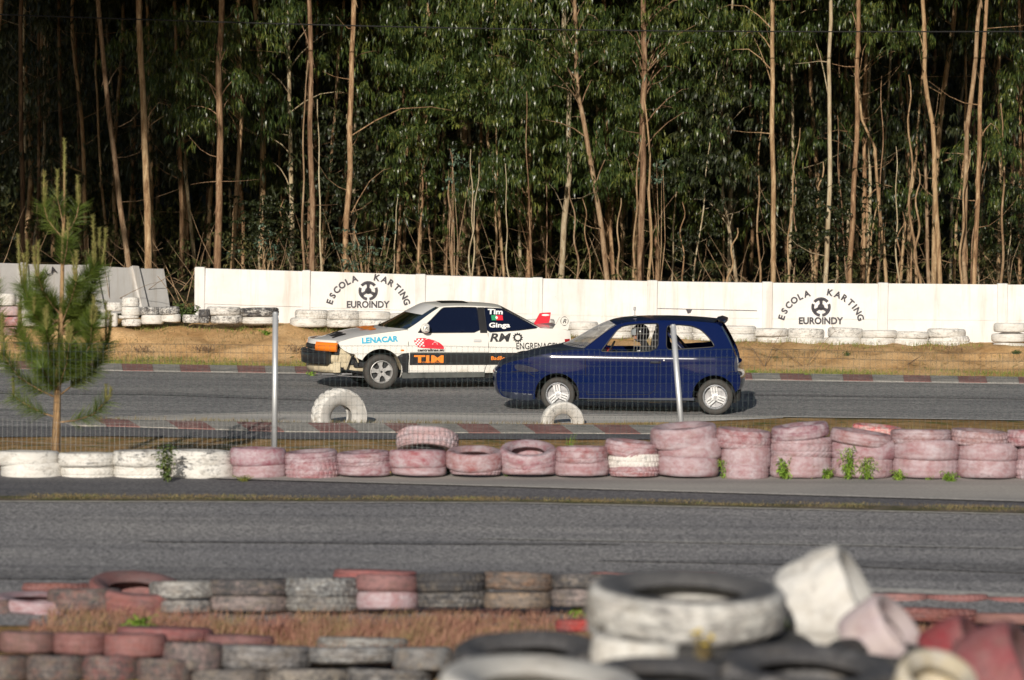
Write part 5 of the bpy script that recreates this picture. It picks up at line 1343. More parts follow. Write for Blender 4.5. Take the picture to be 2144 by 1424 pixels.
def liner(parent, cx, cz, r, Wf, sgn, mat='liner', a0=0, a1=180, depth=0.28):
    rows = []
    for p in arch(cx, cz, r, a0, a1, 20): rows.append([Vector((p[0], sgn*(Wf(p[0], max(p[1], .3))-.012-depth*f), p[1])) for f in (0, .5, 1)])
    b = MB().grid(rows); o = b.build('wheel_liner', M[mat], parent, True)
    mb = MB(); yy = sgn*(0.80-.012-depth); mb.add([Vector((cx, yy, cz-.1))]+[Vector((p[0], yy, p[1])) for p in arch(cx, cz, r, a0, a1, 20)], [(0, i, i+1) for i in range(1, 21)]); mb.build('wheel_well', M['under'], parent)

# ---------------------------- blue hatchback (local x towards the tail, near side is -y)
BW = [G(1168, 862.8, ZT), G(1497, 868.2, ZT)]
u = (BW[1]-BW[0]); u.z = 0; wbB = u.length; u.normalize(); nrm = Vector((-u.y, u.x, 0))
bl = (BW[0]+BW[1])/2 + nrm*0.72; bl.z = ZT + 0.006
blue = thing('hatchback_car', 'dark blue glassless three-door hatchback racing car with its helmeted driver inside', 'car', bl, math.atan2(u.y, u.x))
ksx = (1663-562)/wbB
def B(X, Y): return ((X-1112.5)/ksx, (905-(1663-X)*.016-Y)/467.0)
def Bs(l): return [B(*p) for p in l]
def WB(x, z):
    zp = float(np.mean(np.interp([z-.025, z, z+.025], [.12,.2,.3,.45,.6,.72,.84,.89,1.0,1.2,1.36,1.44], [.735,.765,.785,.805,.812,.813,.808,.790,.74,.655,.585,.54])))
    f = float(np.interp(x, [-2.16,-2.12,-2.02,-1.88,-1.65,-1.3,0.9,1.2,1.4,1.5,1.56,1.6], [.66,.74,.84,.91,.965,1.0,1.0,.985,.955,.925,.89,.86]))
    crease = .0025*math.exp(-((z-.80-.02*x)/.035)**2)
    fl = .018*(math.exp(-(((x+1.19)/.42)**2))+math.exp(-(((x-1.19)/.42)**2)))*(1 if .3 < z < .75 else 0)*math.sin(min(1, max(0, (z-.3)/.45))*PI)
    return zp*f + crease + fl
r_f, r_r = 156/467, 152/467; cf, cr = B(556, 768), B(1655, 780)
front_up = smooth_poly(Bs([(385,800),(290,802),(190,792),(150,768),(134,728),(126,690),(123,640),(124,612),(134,594),(158,574),(166,560),(190,547),(300,516),(430,486),(580,460),(745,441)]), 2)
apil = smooth_poly(Bs([(745,441),(810,392),(890,328),(960,281),(1020,262),(1120,252),(1250,248),(1400,250),(1520,256),(1620,265),(1672,272),(1695,292)]), 2)
tail = smooth_poly(Bs([(1695,292),(1728,345),(1765,415),(1795,480),(1812,540),(1816,600),(1826,618),(1838,640),(1836,690),(1824,735),(1796,752)]), 2)
z_s = B(1500, 788)[1]
def archpts(c, r, xl, xr, zb):
    a0 = math.degrees(math.asin(max(-1, min(1, (zb[1]-c[1])/r)))); a1 = 180-math.degrees(math.asin(max(-1, min(1, (zb[0]-c[1])/r)))); return arch(c[0], c[1], r, a0, a1, 26)
ra = archpts(cr, r_r, 0, 0, (B(1505,788)[1], B(1796,752)[1])); fa = archpts(cf, r_f, 0, 0, (B(390,798)[1], B(708,792)[1]))
outl = front_up + apil[1:] + tail[1:] + ra + fa
wd_ = round_closed(Bs([(860,464),(878,436),(966,318),(1002,291),(1060,278),(1150,272),(1250,270),(1259,280),(1260,462)]), 2, .15)
wr_ = round_closed(Bs([(1316,306),(1326,284),(1400,279),(1490,287),(1556,313),(1608,362),(1640,404),(1654,430),(1560,437),(1440,444),(1318,451)]), 2, .15)
for sg in (-1, 1):
    side_part('body_side', outl, [wd_, wr_], WB, sg, M['blue_paint'], blue, 0, .022, .035)
# across: bumper+nose, bonnet, roof, tailgate
def crossB(name, line, vals, mat, **k):
    L_, V_ = resample(line, vals, .03); return cross_loft(name, L_, WB, V_, mat, blue, **k)
i_b = min(range(len(front_up)), key=lambda i: abs(front_up[i][0]-B(158,574)[0])+abs(front_up[i][1]-B(158,574)[1]))
nose = front_up[:i_b+1]; bonnet = front_up[i_b:]
crossB('front_bumper', nose, [(-.10, 0)]*len(nose), M['blue_paint'], pw=2.2)
nb = len(bonnet); crossB('bonnet', bonnet, [(-.10 -.28*(i/(nb-1))**3, .004+.034*math.sin(min(1, i/(nb*.6))*PI/2)) for i in range(nb)], M['blue_dull'], pw=2.6)
ir = min(range(len(apil)), key=lambda i: abs(apil[i][0]-B(960,281)[0])+abs(apil[i][1]-B(960,281)[1]))
screen = apil[:ir+1]; roof = apil[ir:]; ns = len(screen)
scv = [(-.38+.24*i/(ns-1), .02+.025*i/(ns-1)) for i in range(ns)]
nr_ = len(roof); crossB('roof', roof, [(-.14*(1-i/(nr_-1))+.05*(i/(nr_-1)), .045) for i in range(nr_)], M['blue_paint'], pw=2.3)
nt_ = len(tail); ig = int(nt_*.42)
# rear screen is open: frame pieces left and right plus lower tailgate
gate = tail[ig:]; crossB('tailgate', gate, [(.06, .0)]*len(gate), M['blue_paint'], pw=3)
L_, V_ = resample(tail[:ig+1], [(.05,.02)]*(ig+1), .04)
for tc in ((-1, -.80), (.80, 1)): cross_loft('rear_pillar', L_, WB, V_, M['blue_paint'], blue, 4, 2.3, tcut=tc)
sp = [B(1640,262), B(1700,270)]; mb = MB(); rows = []
for (x, z, zz) in ((sp[0][0], sp[0][1]+.018, 0), (sp[0][0]+.08, sp[0][1]+.040, 0), (sp[1][0]+.03, sp[1][1]+.030, 0), (sp[1][0]+.035, sp[1][1]-.01, 0)): rows.append([Vector((x+.05*(1-abs(t_)**2.2), t_*.55, z+.03*(1-abs(t_)**2.2))) for t_ in lin(-1, 1, 12)])
mb.grid(rows); mb.build('roof_spoiler', M['blue_paint'], blue, True)
# windscreen of wire mesh
L_, V_ = resample(screen, scv, .022); mb = MB()
def scp(i, t): 
    (x, z), (dx, dz) = L_[i], V_[i]; k = 1-abs(t)**2.4; return Vector((x+dx*k, t*(WB(x, z)-.03), z+dz*k))
for i in range(1, len(L_)-1): mb.tube([scp(i, t_) for t_ in lin(-.98, .98, 14)], .0032, 3, False)
for t_ in lin(-.98, .98, 46): mb.tube([scp(i, t_) for i in range(0, len(L_), 3)]+[scp(len(L_)-1, t_)], .0018, 3, False)
mb.build('windscreen_mesh', M['mesh_grey'], blue)
# seams, handle, trims
line_tube('door_gap', Bs([(745,450),(752,520),(758,620),(766,765)]), WB, -1, .0045, M['seam'], blue)
line_tube('door_gap', Bs([(1266,470),(1264,560),(1262,660),(1240,735),(1200,764),(1000,768),(766,766)]), WB, -1, .0040, M['seam'], blue)
line_tube('bonnet_gap', Bs([(190,545),(300,516),(430,491),(580,468),(740,450)]), WB, -1, .004, M['seam'], blue)
line_tube('bumper_gap', Bs([(140,606),(240,605),(330,600),(400,640)]), WB, -1, .005, M['seam'], blue)
line_tube('bumper_gap', Bs([(1812,600),(1760,605),(1740,640)]), WB, -1, .004, M['seam'], blue)
def patch(name, poly, Wf, sgn, mat, parent, off=.004):
    mb = MB(); 
    def fn(x, z): return Vector((x, sgn*(Wf(x, z)+off), z))
    polyfill(mb, poly, fn); return mb.build(name, mat, parent, True)
side_part('headlight', round_closed(Bs([(250,552),(335,556),(430,590),(425,604),(330,604),(262,592)]), 2), [], WB, -1, M['smoke_lamp'], blue, .004, .02)
side_part('tail_light', round_closed(Bs([(1798,500),(1812,500),(1818,600),(1800,612),(1792,560)]), 1), [], WB, -1, M['smoke_lamp'], blue, .006, .02)
side_part('lower_bumper', Bs([(148,742),(385,762),(385,806),(300,806),(225,796),(175,775)]), [], WB, -1, M['blue_dull'], blue, .012, .03)
hx, hz = B(1210,528); mb = MB(); mb.box((B(1245,537)[0], -WB(*B(1245,537))-.004, B(1245,537)[1]), (.16,.012,.035), None, .004); mb.build('handle_recess', M['seam'], blue)
mb = MB(); mb.box((B(1240,537)[0], -WB(*B(1240,537))-.014, B(1240,534)[1]), (.12,.016,.018), None, .004); mb.build('door_handle', M['blue_dull'], blue)
mb = MB(); mb.lathe([(0,-.02),(.012,-.02),(.014,0)], 12, 'y', (B(1303,522)[0], -WB(*B(1303,522)), B(1303,522)[1])); mb.build('lock', M['rim'], blue)
line_tube('window_trim', wd_+[wd_[0]], WB, -1, .008, M['black_trim'], blue, .002)
line_tube('window_trim', wr_+[wr_[0]], WB, -1, .009, M['black_trim'], blue, .002)
mb = MB(); x, z = B(385,755); polyfill(mb, Bs([(300,492),(420,472),(425,498),(390,520),(310,527),(295,510)]), lambda x, z: Vector((x+.08, -.33-(z-.83)*2.0, .865+ (x+1.6)*.12 + .012))); mb.build('bonnet_sticker', M['ink_lime'], blue)
# undertray, floor, engine bay
mb = MB(); mb.box((0.0, 0, .20), (3.0, 1.30, .06)); mb.box((-1.72, 0, .32), (.5, 1.2, .25)); mb.box((1.45, 0, .32), (.2, 1.2, .25)); mb.box((0, 0, .19), (1.5, 1.50, .05)); mb.build('floor', M['under'], blue)
mb = MB(); mb.box((0, -.742, .225), (1.75, .05, .06), None, .01); mb.box((0, .742, .225), (1.75, .05, .06), None, .01); mb.build('sill', M['blue_dull'], blue)
for sg in (-1, 1):
    liner(blue, cf[0], cf[1], r_f-.004, WB, sg, 'liner', -8, 180); liner(blue, cr[0], cr[1], r_r-.004, WB, sg, 'liner', 0, 180)
for sg in (-1, 1):
    wheel(blue, B(562,0)[0], sg*.70, .262, .258, .182, 'triple', sg, 0.0); wheel(blue, B(1663,0)[0], sg*.70, .262, .268, .186, 'triple', sg)
# cabin: dashboard, far door card, cage, seat, steering wheel
mb = MB(); mb.box((-.72, 0, .82), (.34, 1.36, .16), None, .03); mb.build('dashboard', M['inside_dark'], blue)
mb = MB(); mb.box((.18, .15, .28), (2.2, 1.2, .03)); mb.build('cabin_floor', M['inside_dark'], blue)
mb = MB()
for sg in (-1, 1):
    mb.tube([(-.78, sg*.66, .3), (-.78, sg*.68, .80), (-.24, sg*.58, 1.33), (.30, sg*.56, 1.35), (.33, sg*.62, .9), (.33, sg*.66, .25)], .02, 8)
    mb.tube([(.32, sg*.55, 1.34), (1.05, sg*.60, .55)], .02, 8); mb.tube([(-.7, sg*.68, .45), (.33, sg*.68, .62)], .018, 8)
mb.tube([(.30, -.56, 1.35), (.30, .56, 1.35)], .02, 8); mb.tube([(-.24, -.58, 1.33), (-.24, .58, 1.33)], .02, 8)
mb.tube([(.33, -.60, 1.05), (.33, .62, .30)], .02, 8); mb.tube([(.33, .6, 1.3), (1.0, -.5, .6)], .018, 8); mb.tube([(-.78, -.66, .8), (-.78, .66, .8)], .02, 8)
mb.build('roll_cage', M['cage_blue'], blue, True)
mb = MB()
mb.tube([(.16,-.36,.40),(.24,-.36,.75),(.30,-.36,1.08),(.31,-.36,1.22)], [.20,.21,.17,.11], 12); 
for v in mb.v: v.x = (v.x-.2)*.55+.24
mb.box((.0,-.36,.40), (.46,.46,.14), None, .04); mb.box((.30,-.36,1.20), (.09,.26,.26), None, .04); mb.build('racing_seat', M['fabric_black'], blue, True)
mb = MB(); mb.box((1.05,0,.72), (.5,1.1,.04)); mb.box((.95,.2,.80), (.35,.4,.14), None, .04); mb.build('rear_bulkhead', M['suit_red'], blue)
rt = Matrix.Rotation(T(-62), 3, 'Y'); mb = MB(); c_ = Vector((-.44,-.36,.90))
mb.tube([c_ + rt @ Vector((.17*math.cos(a), .17*math.sin(a), 0)) for a in lin(0, 2*PI, 25)], .014, 8, False)
for a in (0, 2.1, 4.2): mb.tube([c_, c_+rt @ Vector((.17*math.cos(a), .17*math.sin(a), 0))], .01, 5)
mb.tube([c_, c_+Vector((-.25, 0, -.08))], .02, 6); mb.build('steering_wheel', M['fabric_black'], blue, True)
# window net of the driver's door
mb = MB()
x = B(1090,0)[0]
def inwin(x, z): return pip((x, z), wd_)
for X in range(1092, 1258, 21):
    x = B(X,0)[0]; zs = [B(X, y)[1] for y in range(262, 470, 4) if inwin(x, B(X, y)[1])]
    if len(zs) > 1: mb.tube([Vector((x+.004*math.sin(z*20), -WB(x, z)+.012, z)) for z in (max(zs), (max(zs)+min(zs))/2, min(zs))], .0026, 4, False)
for Y in range(300, 470, 42):
    pts_ = [B(X, Y) for X in range(1088, 1262, 12)]; pts_ = [p for p in pts_ if inwin(*p)]
    if len(pts_) > 2: mb.tube([Vector((a, -WB(a, b)+.012, b)) for a, b in pts_], .0024, 4, False)
mb.build('window_net', M['net'], blue)
# roof camera stub and tail pipe
mb = MB(); x, z = B(1084, 245); mb.tube([(x, -.25, z+.05), (x, -.25, z+.13)], .006, 6); mb.box((x-.004, -.25, z+.155), (.035,.03,.055), None, .006); mb.box((x, -.25, z+.045), (.06,.05,.014), None, .004); mb.build('roof_camera', M['steel'], blue)
mb = MB(); mb.tube([Vector((B(1200,806)[0], -.60, .165)), Vector((B(1302,801)[0], -.68, .185))], [.020,.026], 10); mb.build('side_exhaust', M['gold'], blue, True)

# driver: one continuous skinned body
per = thing('person', 'driver in a black suit and open black helmet at the wheel of the blue car', 'person', bl, math.atan2(u.y, u.x))
def skin_body(name, pts, edges, rad, mat, parent, sub=1):
    me = bpy.data.meshes.new(name); me.from_pydata(pts, edges, []); me.materials.append(mat)
    o = bpy.data.objects.new(name, me); COL.objects.link(o); o.parent = parent
    sm = o.modifiers.new('skin', 'SKIN'); sm.use_smooth_shade = True
    lay = me.skin_vertices[0].data if me.skin_vertices else None
    if lay is None:
        bm = bmesh.new(); bm.from_mesh(me); bm.verts.layers.skin.verify(); bm.to_mesh(me); bm.free(); lay = me.skin_vertices[0].data
    for i, r in enumerate(rad): lay[i].radius = (r, r) if not isinstance(r, tuple) else r; lay[i].use_root = (i == 0)
    ss = o.modifiers.new('subdivision', 'SUBSURF'); ss.levels = sub; ss.render_levels = sub; return o
Y0 = -.36
pts = [(.08,Y0,.50),(.10,Y0,.66),(.13,Y0,.84),(.12,Y0,.96),(.09,Y0,1.03),(.05,Y0,1.10),
 (.10,Y0-.17,.93),(-.06,Y0-.22,.76),(-.30,Y0-.15,.86),(-.40,Y0-.13,.90),
 (.10,Y0+.17,.93),(-.06,Y0+.22,.76),(-.30,Y0+.15,.86),(-.40,Y0+.13,.90),
 (.02,Y0-.10,.47),(-.38,Y0-.12,.52),(-.72,Y0-.10,.34),(-.84,Y0-.10,.36),
 (.02,Y0+.10,.47),(-.38,Y0+.12,.52),(-.72,Y0+.10,.34),(-.84,Y0+.10,.36)]
ed = [(0,1),(1,2),(2,3),(3,4),(4,5),(3,6),(6,7),(7,8),(8,9),(3,10),(10,11),(11,12),(12,13),(0,14),(14,15),(15,16),(16,17),(0,18),(18,19),(19,20),(20,21)]
rad = [.14,.135,.15,.12,.055,.06,.065,.048,.036,.03,.065,.048,.036,.03,.085,.065,.05,.04,.085,.065,.05,.04]
skin_body('body', pts, ed, rad, M['fabric_black'], per, 2)
def ellip(mb, c, r, n=20, m=12, rot=None, cut=None):
    b = len(mb.v)
    for i in range(m+1):
        th = PI*i/m
        for k in range(n):
            ph = 2*PI*k/n; p = Vector((r[0]*math.sin(th)*math.cos(ph), r[1]*math.sin(th)*math.sin(ph), r[2]*math.cos(th)))
            mb.v.append(Vector(c) + (rot @ p if rot else p))
    for i in range(m):
        for k in range(n):
            a = b+i*n+k; d = b+i*n+(k+1)%n; q = [a, d, d+n, a+n]
            cc = sum((mb.v[j] for j in q), Vector())/4 - Vector(c)
            if cut and cut(cc): continue
            mb.f.append(q)
hc = Vector((.02, Y0, 1.165))
mb = MB(); ellip(mb, hc, (.095,.075,.115)); 
for v in mb.v:
    l = v-hc
    if l.x < -.05 and abs(l.y) < .02 and -.03 < l.z < .01: v.x -= .022          # nose
    if l.x < -.05 and -.055 < l.z < -.04: v.x -= .006                            # lips
    if l.x < -.05 and .012 < abs(l.y) < .045 and .0 < l.z < .03: v.x += .008      # eye sockets
mb.build('head', M['skin'], per, True)
mb = MB()
for s_ in (-1, 1): ellip(mb, hc+Vector((-.083, s_*.028, .012)), (.011,.013,.009), 8, 6)
mb.build('eyes', M['ink_white'], per, True)
mb = MB(); ellip(mb, hc+Vector((.015,0,.02)), (.135,.118,.142), 28, 18, None, lambda c: c.x < -.055 and -.085 < c.z < .060 and abs(c.y) < .10); mb.build('helmet', M['helmet'], per, True)
mb = MB(); ellip(mb, hc+Vector((.012,0,.02)), (.148,.127,.150), 28, 18, None, lambda c: not (c.x < -.05 and -.035 < c.z < .070)); mb.build('visor', M['visor'], per, True)
mb = MB(); mb.box((.03, Y0-.19, .885), (.16,.05,.10), Matrix.Rotation(T(-18), 3, 'Y'), .015); mb.build('white_shoulder_patch', M['ink_white'], per)
mb = MB(); mb.box((.06, Y0-.20, .865), (.10,.05,.05), Matrix.Rotation(T(-18), 3, 'Y'), .01); mb.build('red_shoulder_patch', M['ink_red'], per)
# hands: palm, four bent fingers and a thumb closed round the rim
for s_ in (-1, 1):
    palm = Vector((-.42, Y0+s_*.155, .915)); P_ = [palm, palm+Vector((-.035,0,.005))]; E_ = [(0,1)]; R_ = [(.026,.018),(.026,.018)]
    for k in range(4):
        o = (k-1.5)*.019; L_f = (.9, 1.0, .95, .75)[k]
        f0 = P_[1]+Vector((-.012, s_*.002, o)); f1 = f0+Vector((-.022*L_f, -s_*.006, .002)); f2 = f1+Vector((-.004, -s_*.022*L_f, 0)); f3 = f2+Vector((.018*L_f, -s_*.006, 0))
        b = len(P_); P_ += [f0, f1, f2, f3]; E_ += [(1,b),(b,b+1),(b+1,b+2),(b+2,b+3)]; R_ += [.0095,.009,.0085,.0075]
    b = len(P_); P_ += [palm+Vector((-.005, -s_*.020, .024)), palm+Vector((-.028, -s_*.034, .034))]; E_ += [(0,b),(b,b+1)]; R_ += [.011,.009]
    skin_body('gloved_hand', [tuple(p) for p in P_], E_, R_, M['suit_red'], per, 1)

# ---------------------------- white coupe
PH = math.radians(14.0)
wl0 = G(797, 815.6, ZT); uw = Vector((math.cos(PH), math.sin(PH), 0)); nw = Vector((-uw.y, uw.x, 0))
KX, KZ = 417.0, 430.0; wbW = (1650-655)/KX
wo = wl0 + uw*(wbW/2) + nw*0.74; wo.z = ZT+.006
white = thing('coupe_car', 'white rally coupe with orange headlight covers, black side stripe and sponsor lettering', 'car', wo, PH)
def A(X, Y): return ((X-1152.5)/KX, (722-(X-655)*.007-Y)/KZ)
def As(l): return [A(*p) for p in l]
def WA(x, z):
    zp = float(np.interp(z, [.12,.2,.35,.5,.65,.8,.92,1.0,1.15,1.30,1.36], [.75,.775,.80,.815,.815,.80,.775,.74,.66,.585,.55]))
    f = float(np.interp(x, [-2.1,-1.98,-1.9,-1.75,-1.5,-1.1,1.1,1.5,1.8,1.95,2.0], [.88,.93,.95,.97,.985,1,1,.985,.95,.91,.88]))
    fl = .015*(math.exp(-(((x+1.19)/.42)**2))+math.exp(-(((x-1.19)/.42)**2)))*(math.sin(min(1, max(0, (z-.3)/.45))*PI))
    return zp*f + fl
cfw, crw = A(648,588), A(1652,596); rfw, rrw = 150/KZ, 148/KZ
fup = smooth_poly(As([(365,392),(450,364),(560,342),(700,320),(836,302)]), 1)
roofw = smooth_poly(As([(836,302),(905,262),(990,203),(1070,152),(1100,144),(1220,139),(1360,142),(1490,150),(1520,160),(1618,212),(1700,256),(1768,292)]), 2)
deck = smooth_poly(As([(1768,292),(1860,296),(1978,302),(1986,330),(1988,400),(1992,520),(1988,590),(1960,625),(1800,640)]), 1)
fa = arch(cfw[0], cfw[1], rfw, math.degrees(math.asin((A(790,640)[1]-cfw[1])/rfw)), 152, 22); ra = arch(crw[0], crw[1], rrw, math.degrees(math.asin((A(1795,640)[1]-crw[1])/rrw)), 180-math.degrees(math.asin((A(1505,612)[1]-crw[1])/rrw)), 22)
lead = As([(480,500),(470,478),(430,468),(398,452),(372,430),(362,405)])
outw = fup + roofw[1:] + deck[1:] + ra + As([(1500,606),(1150,606),(800,606)]) + fa + lead
wdw = round_closed(As([(906,327),(925,306),(1000,243),(1086,163),(1104,154),(1220,150),(1330,151),(1338,160),(1340,322)]), 1, .1)
wrw = round_closed(As([(1384,157),(1396,153),(1508,158),(1614,214),(1696,260),(1752,290),(1600,308),(1388,322)]), 1, .1)
mirr = [(x, z) for x, z in outw]
for sg in (-1, 1): side_part('body_side', outw, [wdw, wrw], WA, sg, M['white_paint'], white, 0, .022, .04)
for sg in (-1, 1):
    side_part('side_window', wdw, [], WA, sg, M['tint'], white, -.006, .005, .06); side_part('rear_side_window', wrw, [], WA, sg, M['tint'], white, -.006, .005, .06)
side_part('window_pillar', As([(1338,150),(1388,150),(1390,326),(1340,326)]), [], WA, -1, M['black_trim'], white, .004, .01, .06)
def crossA(name, line, vals, mat, **k):
    L_, V_ = resample(line, vals, .035); return cross_loft(name, L_, WA, V_, mat, white, **k)
xn = lambda y: -1.90 - .36*(1-min(1, abs(y)/.80)**2.3)                 # nose in plan
def nose_pt(y, z, off=0.0):
    e = .02; ty = xn(y+e)-xn(y-e); n_ = Vector((-2*e, ty, 0)).normalized(); 
    n_ = Vector((-1, ty/(2*e), 0)).normalized(); return Vector((xn(y)+.05*max(0, z-.6)*2, y, z)) + n_*off
def band(name, y0, y1, z0, z1, off, mat, n=24, th=.03, zt=None):
    rows = []
    ys_ = lin(y0, y1, n)
    rows = [[nose_pt(y, z0, off-th) for y in ys_], [nose_pt(y, z0, off) for y in ys_], [nose_pt(y, (z0+z1)/2, off+.012) for y in ys_], [nose_pt(y, z1, off) for y in ys_], [nose_pt(y, z1, off-th) for y in ys_]]
    m = MB(); m.grid(rows)
    for c in (0, n-1): m.add([r[c] for r in rows], [(0,1,2,3,4)])
    return m.build(name, mat, white, True)
zb = A(365,392)[1]
# bonnet: from the curved nose edge to the windscreen base
rows = []; nbx = 22
for i in range(nbx+1):
    f = i/nbx; row = []
    for j in range(25):
        t_ = -1+2*j/24; xa = A(836,302)[0]; ys_ = t_*WA(-1.7+.9*f, .85)*.995
        xs0 = xn(ys_)+.035; xe = xa - .32*(1-abs(t_)**2.4); x = xs0 + (xe-xs0)*f
        zed = float(np.interp(x, [-2.2,-1.9,-1.55,-1.1,-.78], [zb-.02, zb, A(500,352)[1], A(690,321)[1], A(836,302)[1]]))
        z = zed + .052*(1-abs(t_)**3)*min(1, f*3+.25) - .035*max(0, 1-f*9); row.append(Vector((x, ys_, z)))
    rows.append(row)
MB().grid(rows).build('bonnet', M['hood_white'], white, True)
irw = min(range(len(roofw)), key=lambda i: abs(roofw[i][0]-A(1075,150)[0])); i2 = min(range(len(roofw)), key=lambda i: abs(roofw[i][0]-A(1510,156)[0]))
scr = roofw[:irw+1]; n_ = len(scr); L_, V_ = resample(scr, [(-.32+.18*i/(n_-1), .02+.02*i/(n_-1)) for i in range(n_)], .05)
cross_loft('windscreen', L_, WA, V_, M['glass'], white, 16, 2.4, inset=.01)
nL = len(L_); cross_loft('sun_strip', [(x, z+.004) for x, z in L_[int(nL*.66):]], WA, V_[int(nL*.66):], M['hood_white'], white, 16, 2.4, inset=.02)
rf = roofw[irw:i2+1]; crossA('roof', rf, [(-.14+.18*i/(len(rf)-1), .042) for i in range(len(rf))], M['white_paint'], pw=2.3)
rg = roofw[i2:]; crossA('rear_window', rg, [(.05, .04)]*len(rg), M['tint'], pw=2.4)
idk = min(range(len(deck)), key=lambda i: abs(deck[i][0]-A(1978,302)[0])+abs(deck[i][1]-A(1978,302)[1]))
crossA('boot_lid', deck[:idk+1], [(.05*i/max(1, idk), .02) for i in range(idk+1)], M['white_paint'], pw=2.4)
crossA('rear_bumper', deck[idk:], [(.08, 0)]*(len(deck)-idk), M['white_paint'], pw=2.4)
# sunroof (dark) on the roof
rows = [[Vector((x, y, 0)) for y in lin(-.32, .32, 8)] for x in lin(A(1110,0)[0], A(1300,0)[0], 8)]
zr = A(1220,139)[1]
for r in rows:
    for v in r: k = 1-abs(v.y/.57)**2.3; v.z = zr+.047*k+.004 - .02*((v.x-.15)/.5)**2
MB().grid(rows).build('sunroof', M['black_trim'], white, True)
# nose
band('front_panel', -.74, .74, .62, .79, -.012, M['white_paint'])
band('grille', -.42, .42, .635, .715, 0.0, M['inside_dark'])
for s_ in (-1, 1):
    band('headlight_cover', s_*.36 if s_ > 0 else -.76, .76 if s_ > 0 else -.36, .61, .755, .006, M['orange'], 12)
band('front_bumper', -.66, .74, .40, .605, .075, M['black_trim'], 28, .14)
band('bumper_lip', -.66, .74, .575, .615, .082, M['black_trim'], 28, .10)
band('lower_panel', -.72, .70, .27, .41, -.01, M['beige_metal'], 28, .04)
band('crash_beam', -.76, .70, .42, .55, -.05, M['beige_metal'], 28, .04)
mb = MB()                                                            # bare structure where the wing is torn
for c, s_, a in (((-1.80,-.66,.50),(.16,.12,.30),8),((-1.68,-.70,.62),(.22,.03,.16),-12),((-1.92,-.70,.36),(.12,.10,.18),0),((-1.62,-.60,.34),(.34,.05,.09),6),((-1.74,-.735,.44),(.05,.02,.26),20),((-1.60,-.72,.52),(.05,.02,.2),-15)):
    mb.box(c, s_, Matrix.Rotation(T(a), 3, 'Y'), .008)
mb.build('exposed_frame', M['beige_metal'], white)
mb = MB()
for c, s_ in (((-1.62,-.55,.52),(.30,.2,.26)),((-1.86,-.60,.60),(.16,.2,.10)),((-1.5,-.6,.40),(.25,.15,.1))): mb.box(c, s_, None, .01)
mb.tube([(-1.85,-.70,.33),(-1.6,-.72,.28),(-1.35,-.66,.22)], .018, 6); mb.tube([(-1.7,-.74,.56),(-1.62,-.75,.50),(-1.58,-.74,.40)], .012, 5); mb.build('engine_parts', M['black_trim'], white)
mb = MB(); mb.box((-1.9,-.1,.245), (.5,1.1,.02)); mb.tube([(-2.1,-.55,.23),(-1.6,-.68,.20),(-1.42,-.7,.19)], .008, 5); mb.build('undertray', M['steel'], white)
# stripe, sill, seams, lamps, mirror, handle
stripe = As([(848,466),(1395,464),(1640,462),(1640,470),(1560,500),(1518,548),(1395,550),(848,552)]); side_part('side_stripe', stripe, [], WA, -1, M['black_trim'], white, .003, .006, .05)
side_part('wing_edge', As([(760,490),(800,470),(840,466),(840,604),(800,604),(795,560)]), [], WA, -1, M['black_trim'], white, .003, .006, .05)
side_part('sill', As([(792,604),(1372,600),(1372,636),(800,646)]), [], WA, -1, M['sill_grey'], white, .014, .05, .05)
line_tube('door_gap', As([(838,304),(838,400),(842,500),(846,600)]), WA, -1, .005, M['seam'], white)
line_tube('door_gap', As([(1395,326),(1397,420),(1398,500),(1380,560),(1370,600)]), WA, -1, .0045, M['seam'], white)
line_tube('door_crease', As([(850,462),(1100,462),(1395,460)]), WA, -1, .004, M['sill_grey'], white)
line_tube('window_trim', wdw+[wdw[0]], WA, -1, .008, M['black_trim'], white, .002); line_tube('window_trim', wrw+[wrw[0]], WA, -1, .008, M['black_trim'], white, .002)
x, z = A(1318,380); mb = MB(); mb.box((x, -WA(x, z)-.006, z), (.13,.016,.04), None, .006); mb.build('door_handle', M['hood_white'], white)
x, z = A(795,448); mb = MB(); ellip(mb, (x, -WA(x, z)-.003, z), (.03,.012,.016), 14, 8); mb.build('side_indicator', M['orange'], white, True)
side_part('tail_light', As([(1938,368),(1978,366),(1978,402),(1942,408)]), [], WA, -1, M['red_lamp'], white, .006, .02)
mt = MB(); c_ = Vector((A(950,0)[0], -.90, A(0,303)[1]+.012)); mt.v = []; ellip(mt, c_, (.085,.075,.078), 18, 12, None)
for v in mt.v:
    if v.x > c_.x+.05: v.x = c_.x+.05
mir = mt.build('door_mirror', M['white_paint'], white, True)
mb = MB(); mb.tube([(c_.x-.02, -.84, c_.z-.03), (c_.x-.05, -.76, c_.z-.03)], .025, 8); mb.build('mirror_foot', M['black_trim'], mir)
def ringR(parent, fn, cx, cz, r, mat='ink_black', name='round_emblem'):
    mb = MB(); ring(mb, fn, cx, cz, r, -r*1.0, r*.14, 0, 360, 28); put_text(mb, 'R', fn, cx-r*.42, cx+r*.5, cz-r*.5, cz+r*.5, bold=.01, shear=.3); mb.build(name, M[mat], parent)
ringR(mir, lambda a, b: Vector((a, c_.y-.0765*math.sqrt(max(0.02, 1-((a-c_.x)/.085)**2-((b-c_.z)/.078)**2))-.004, b)), c_.x-.01, c_.z+.004, .048)
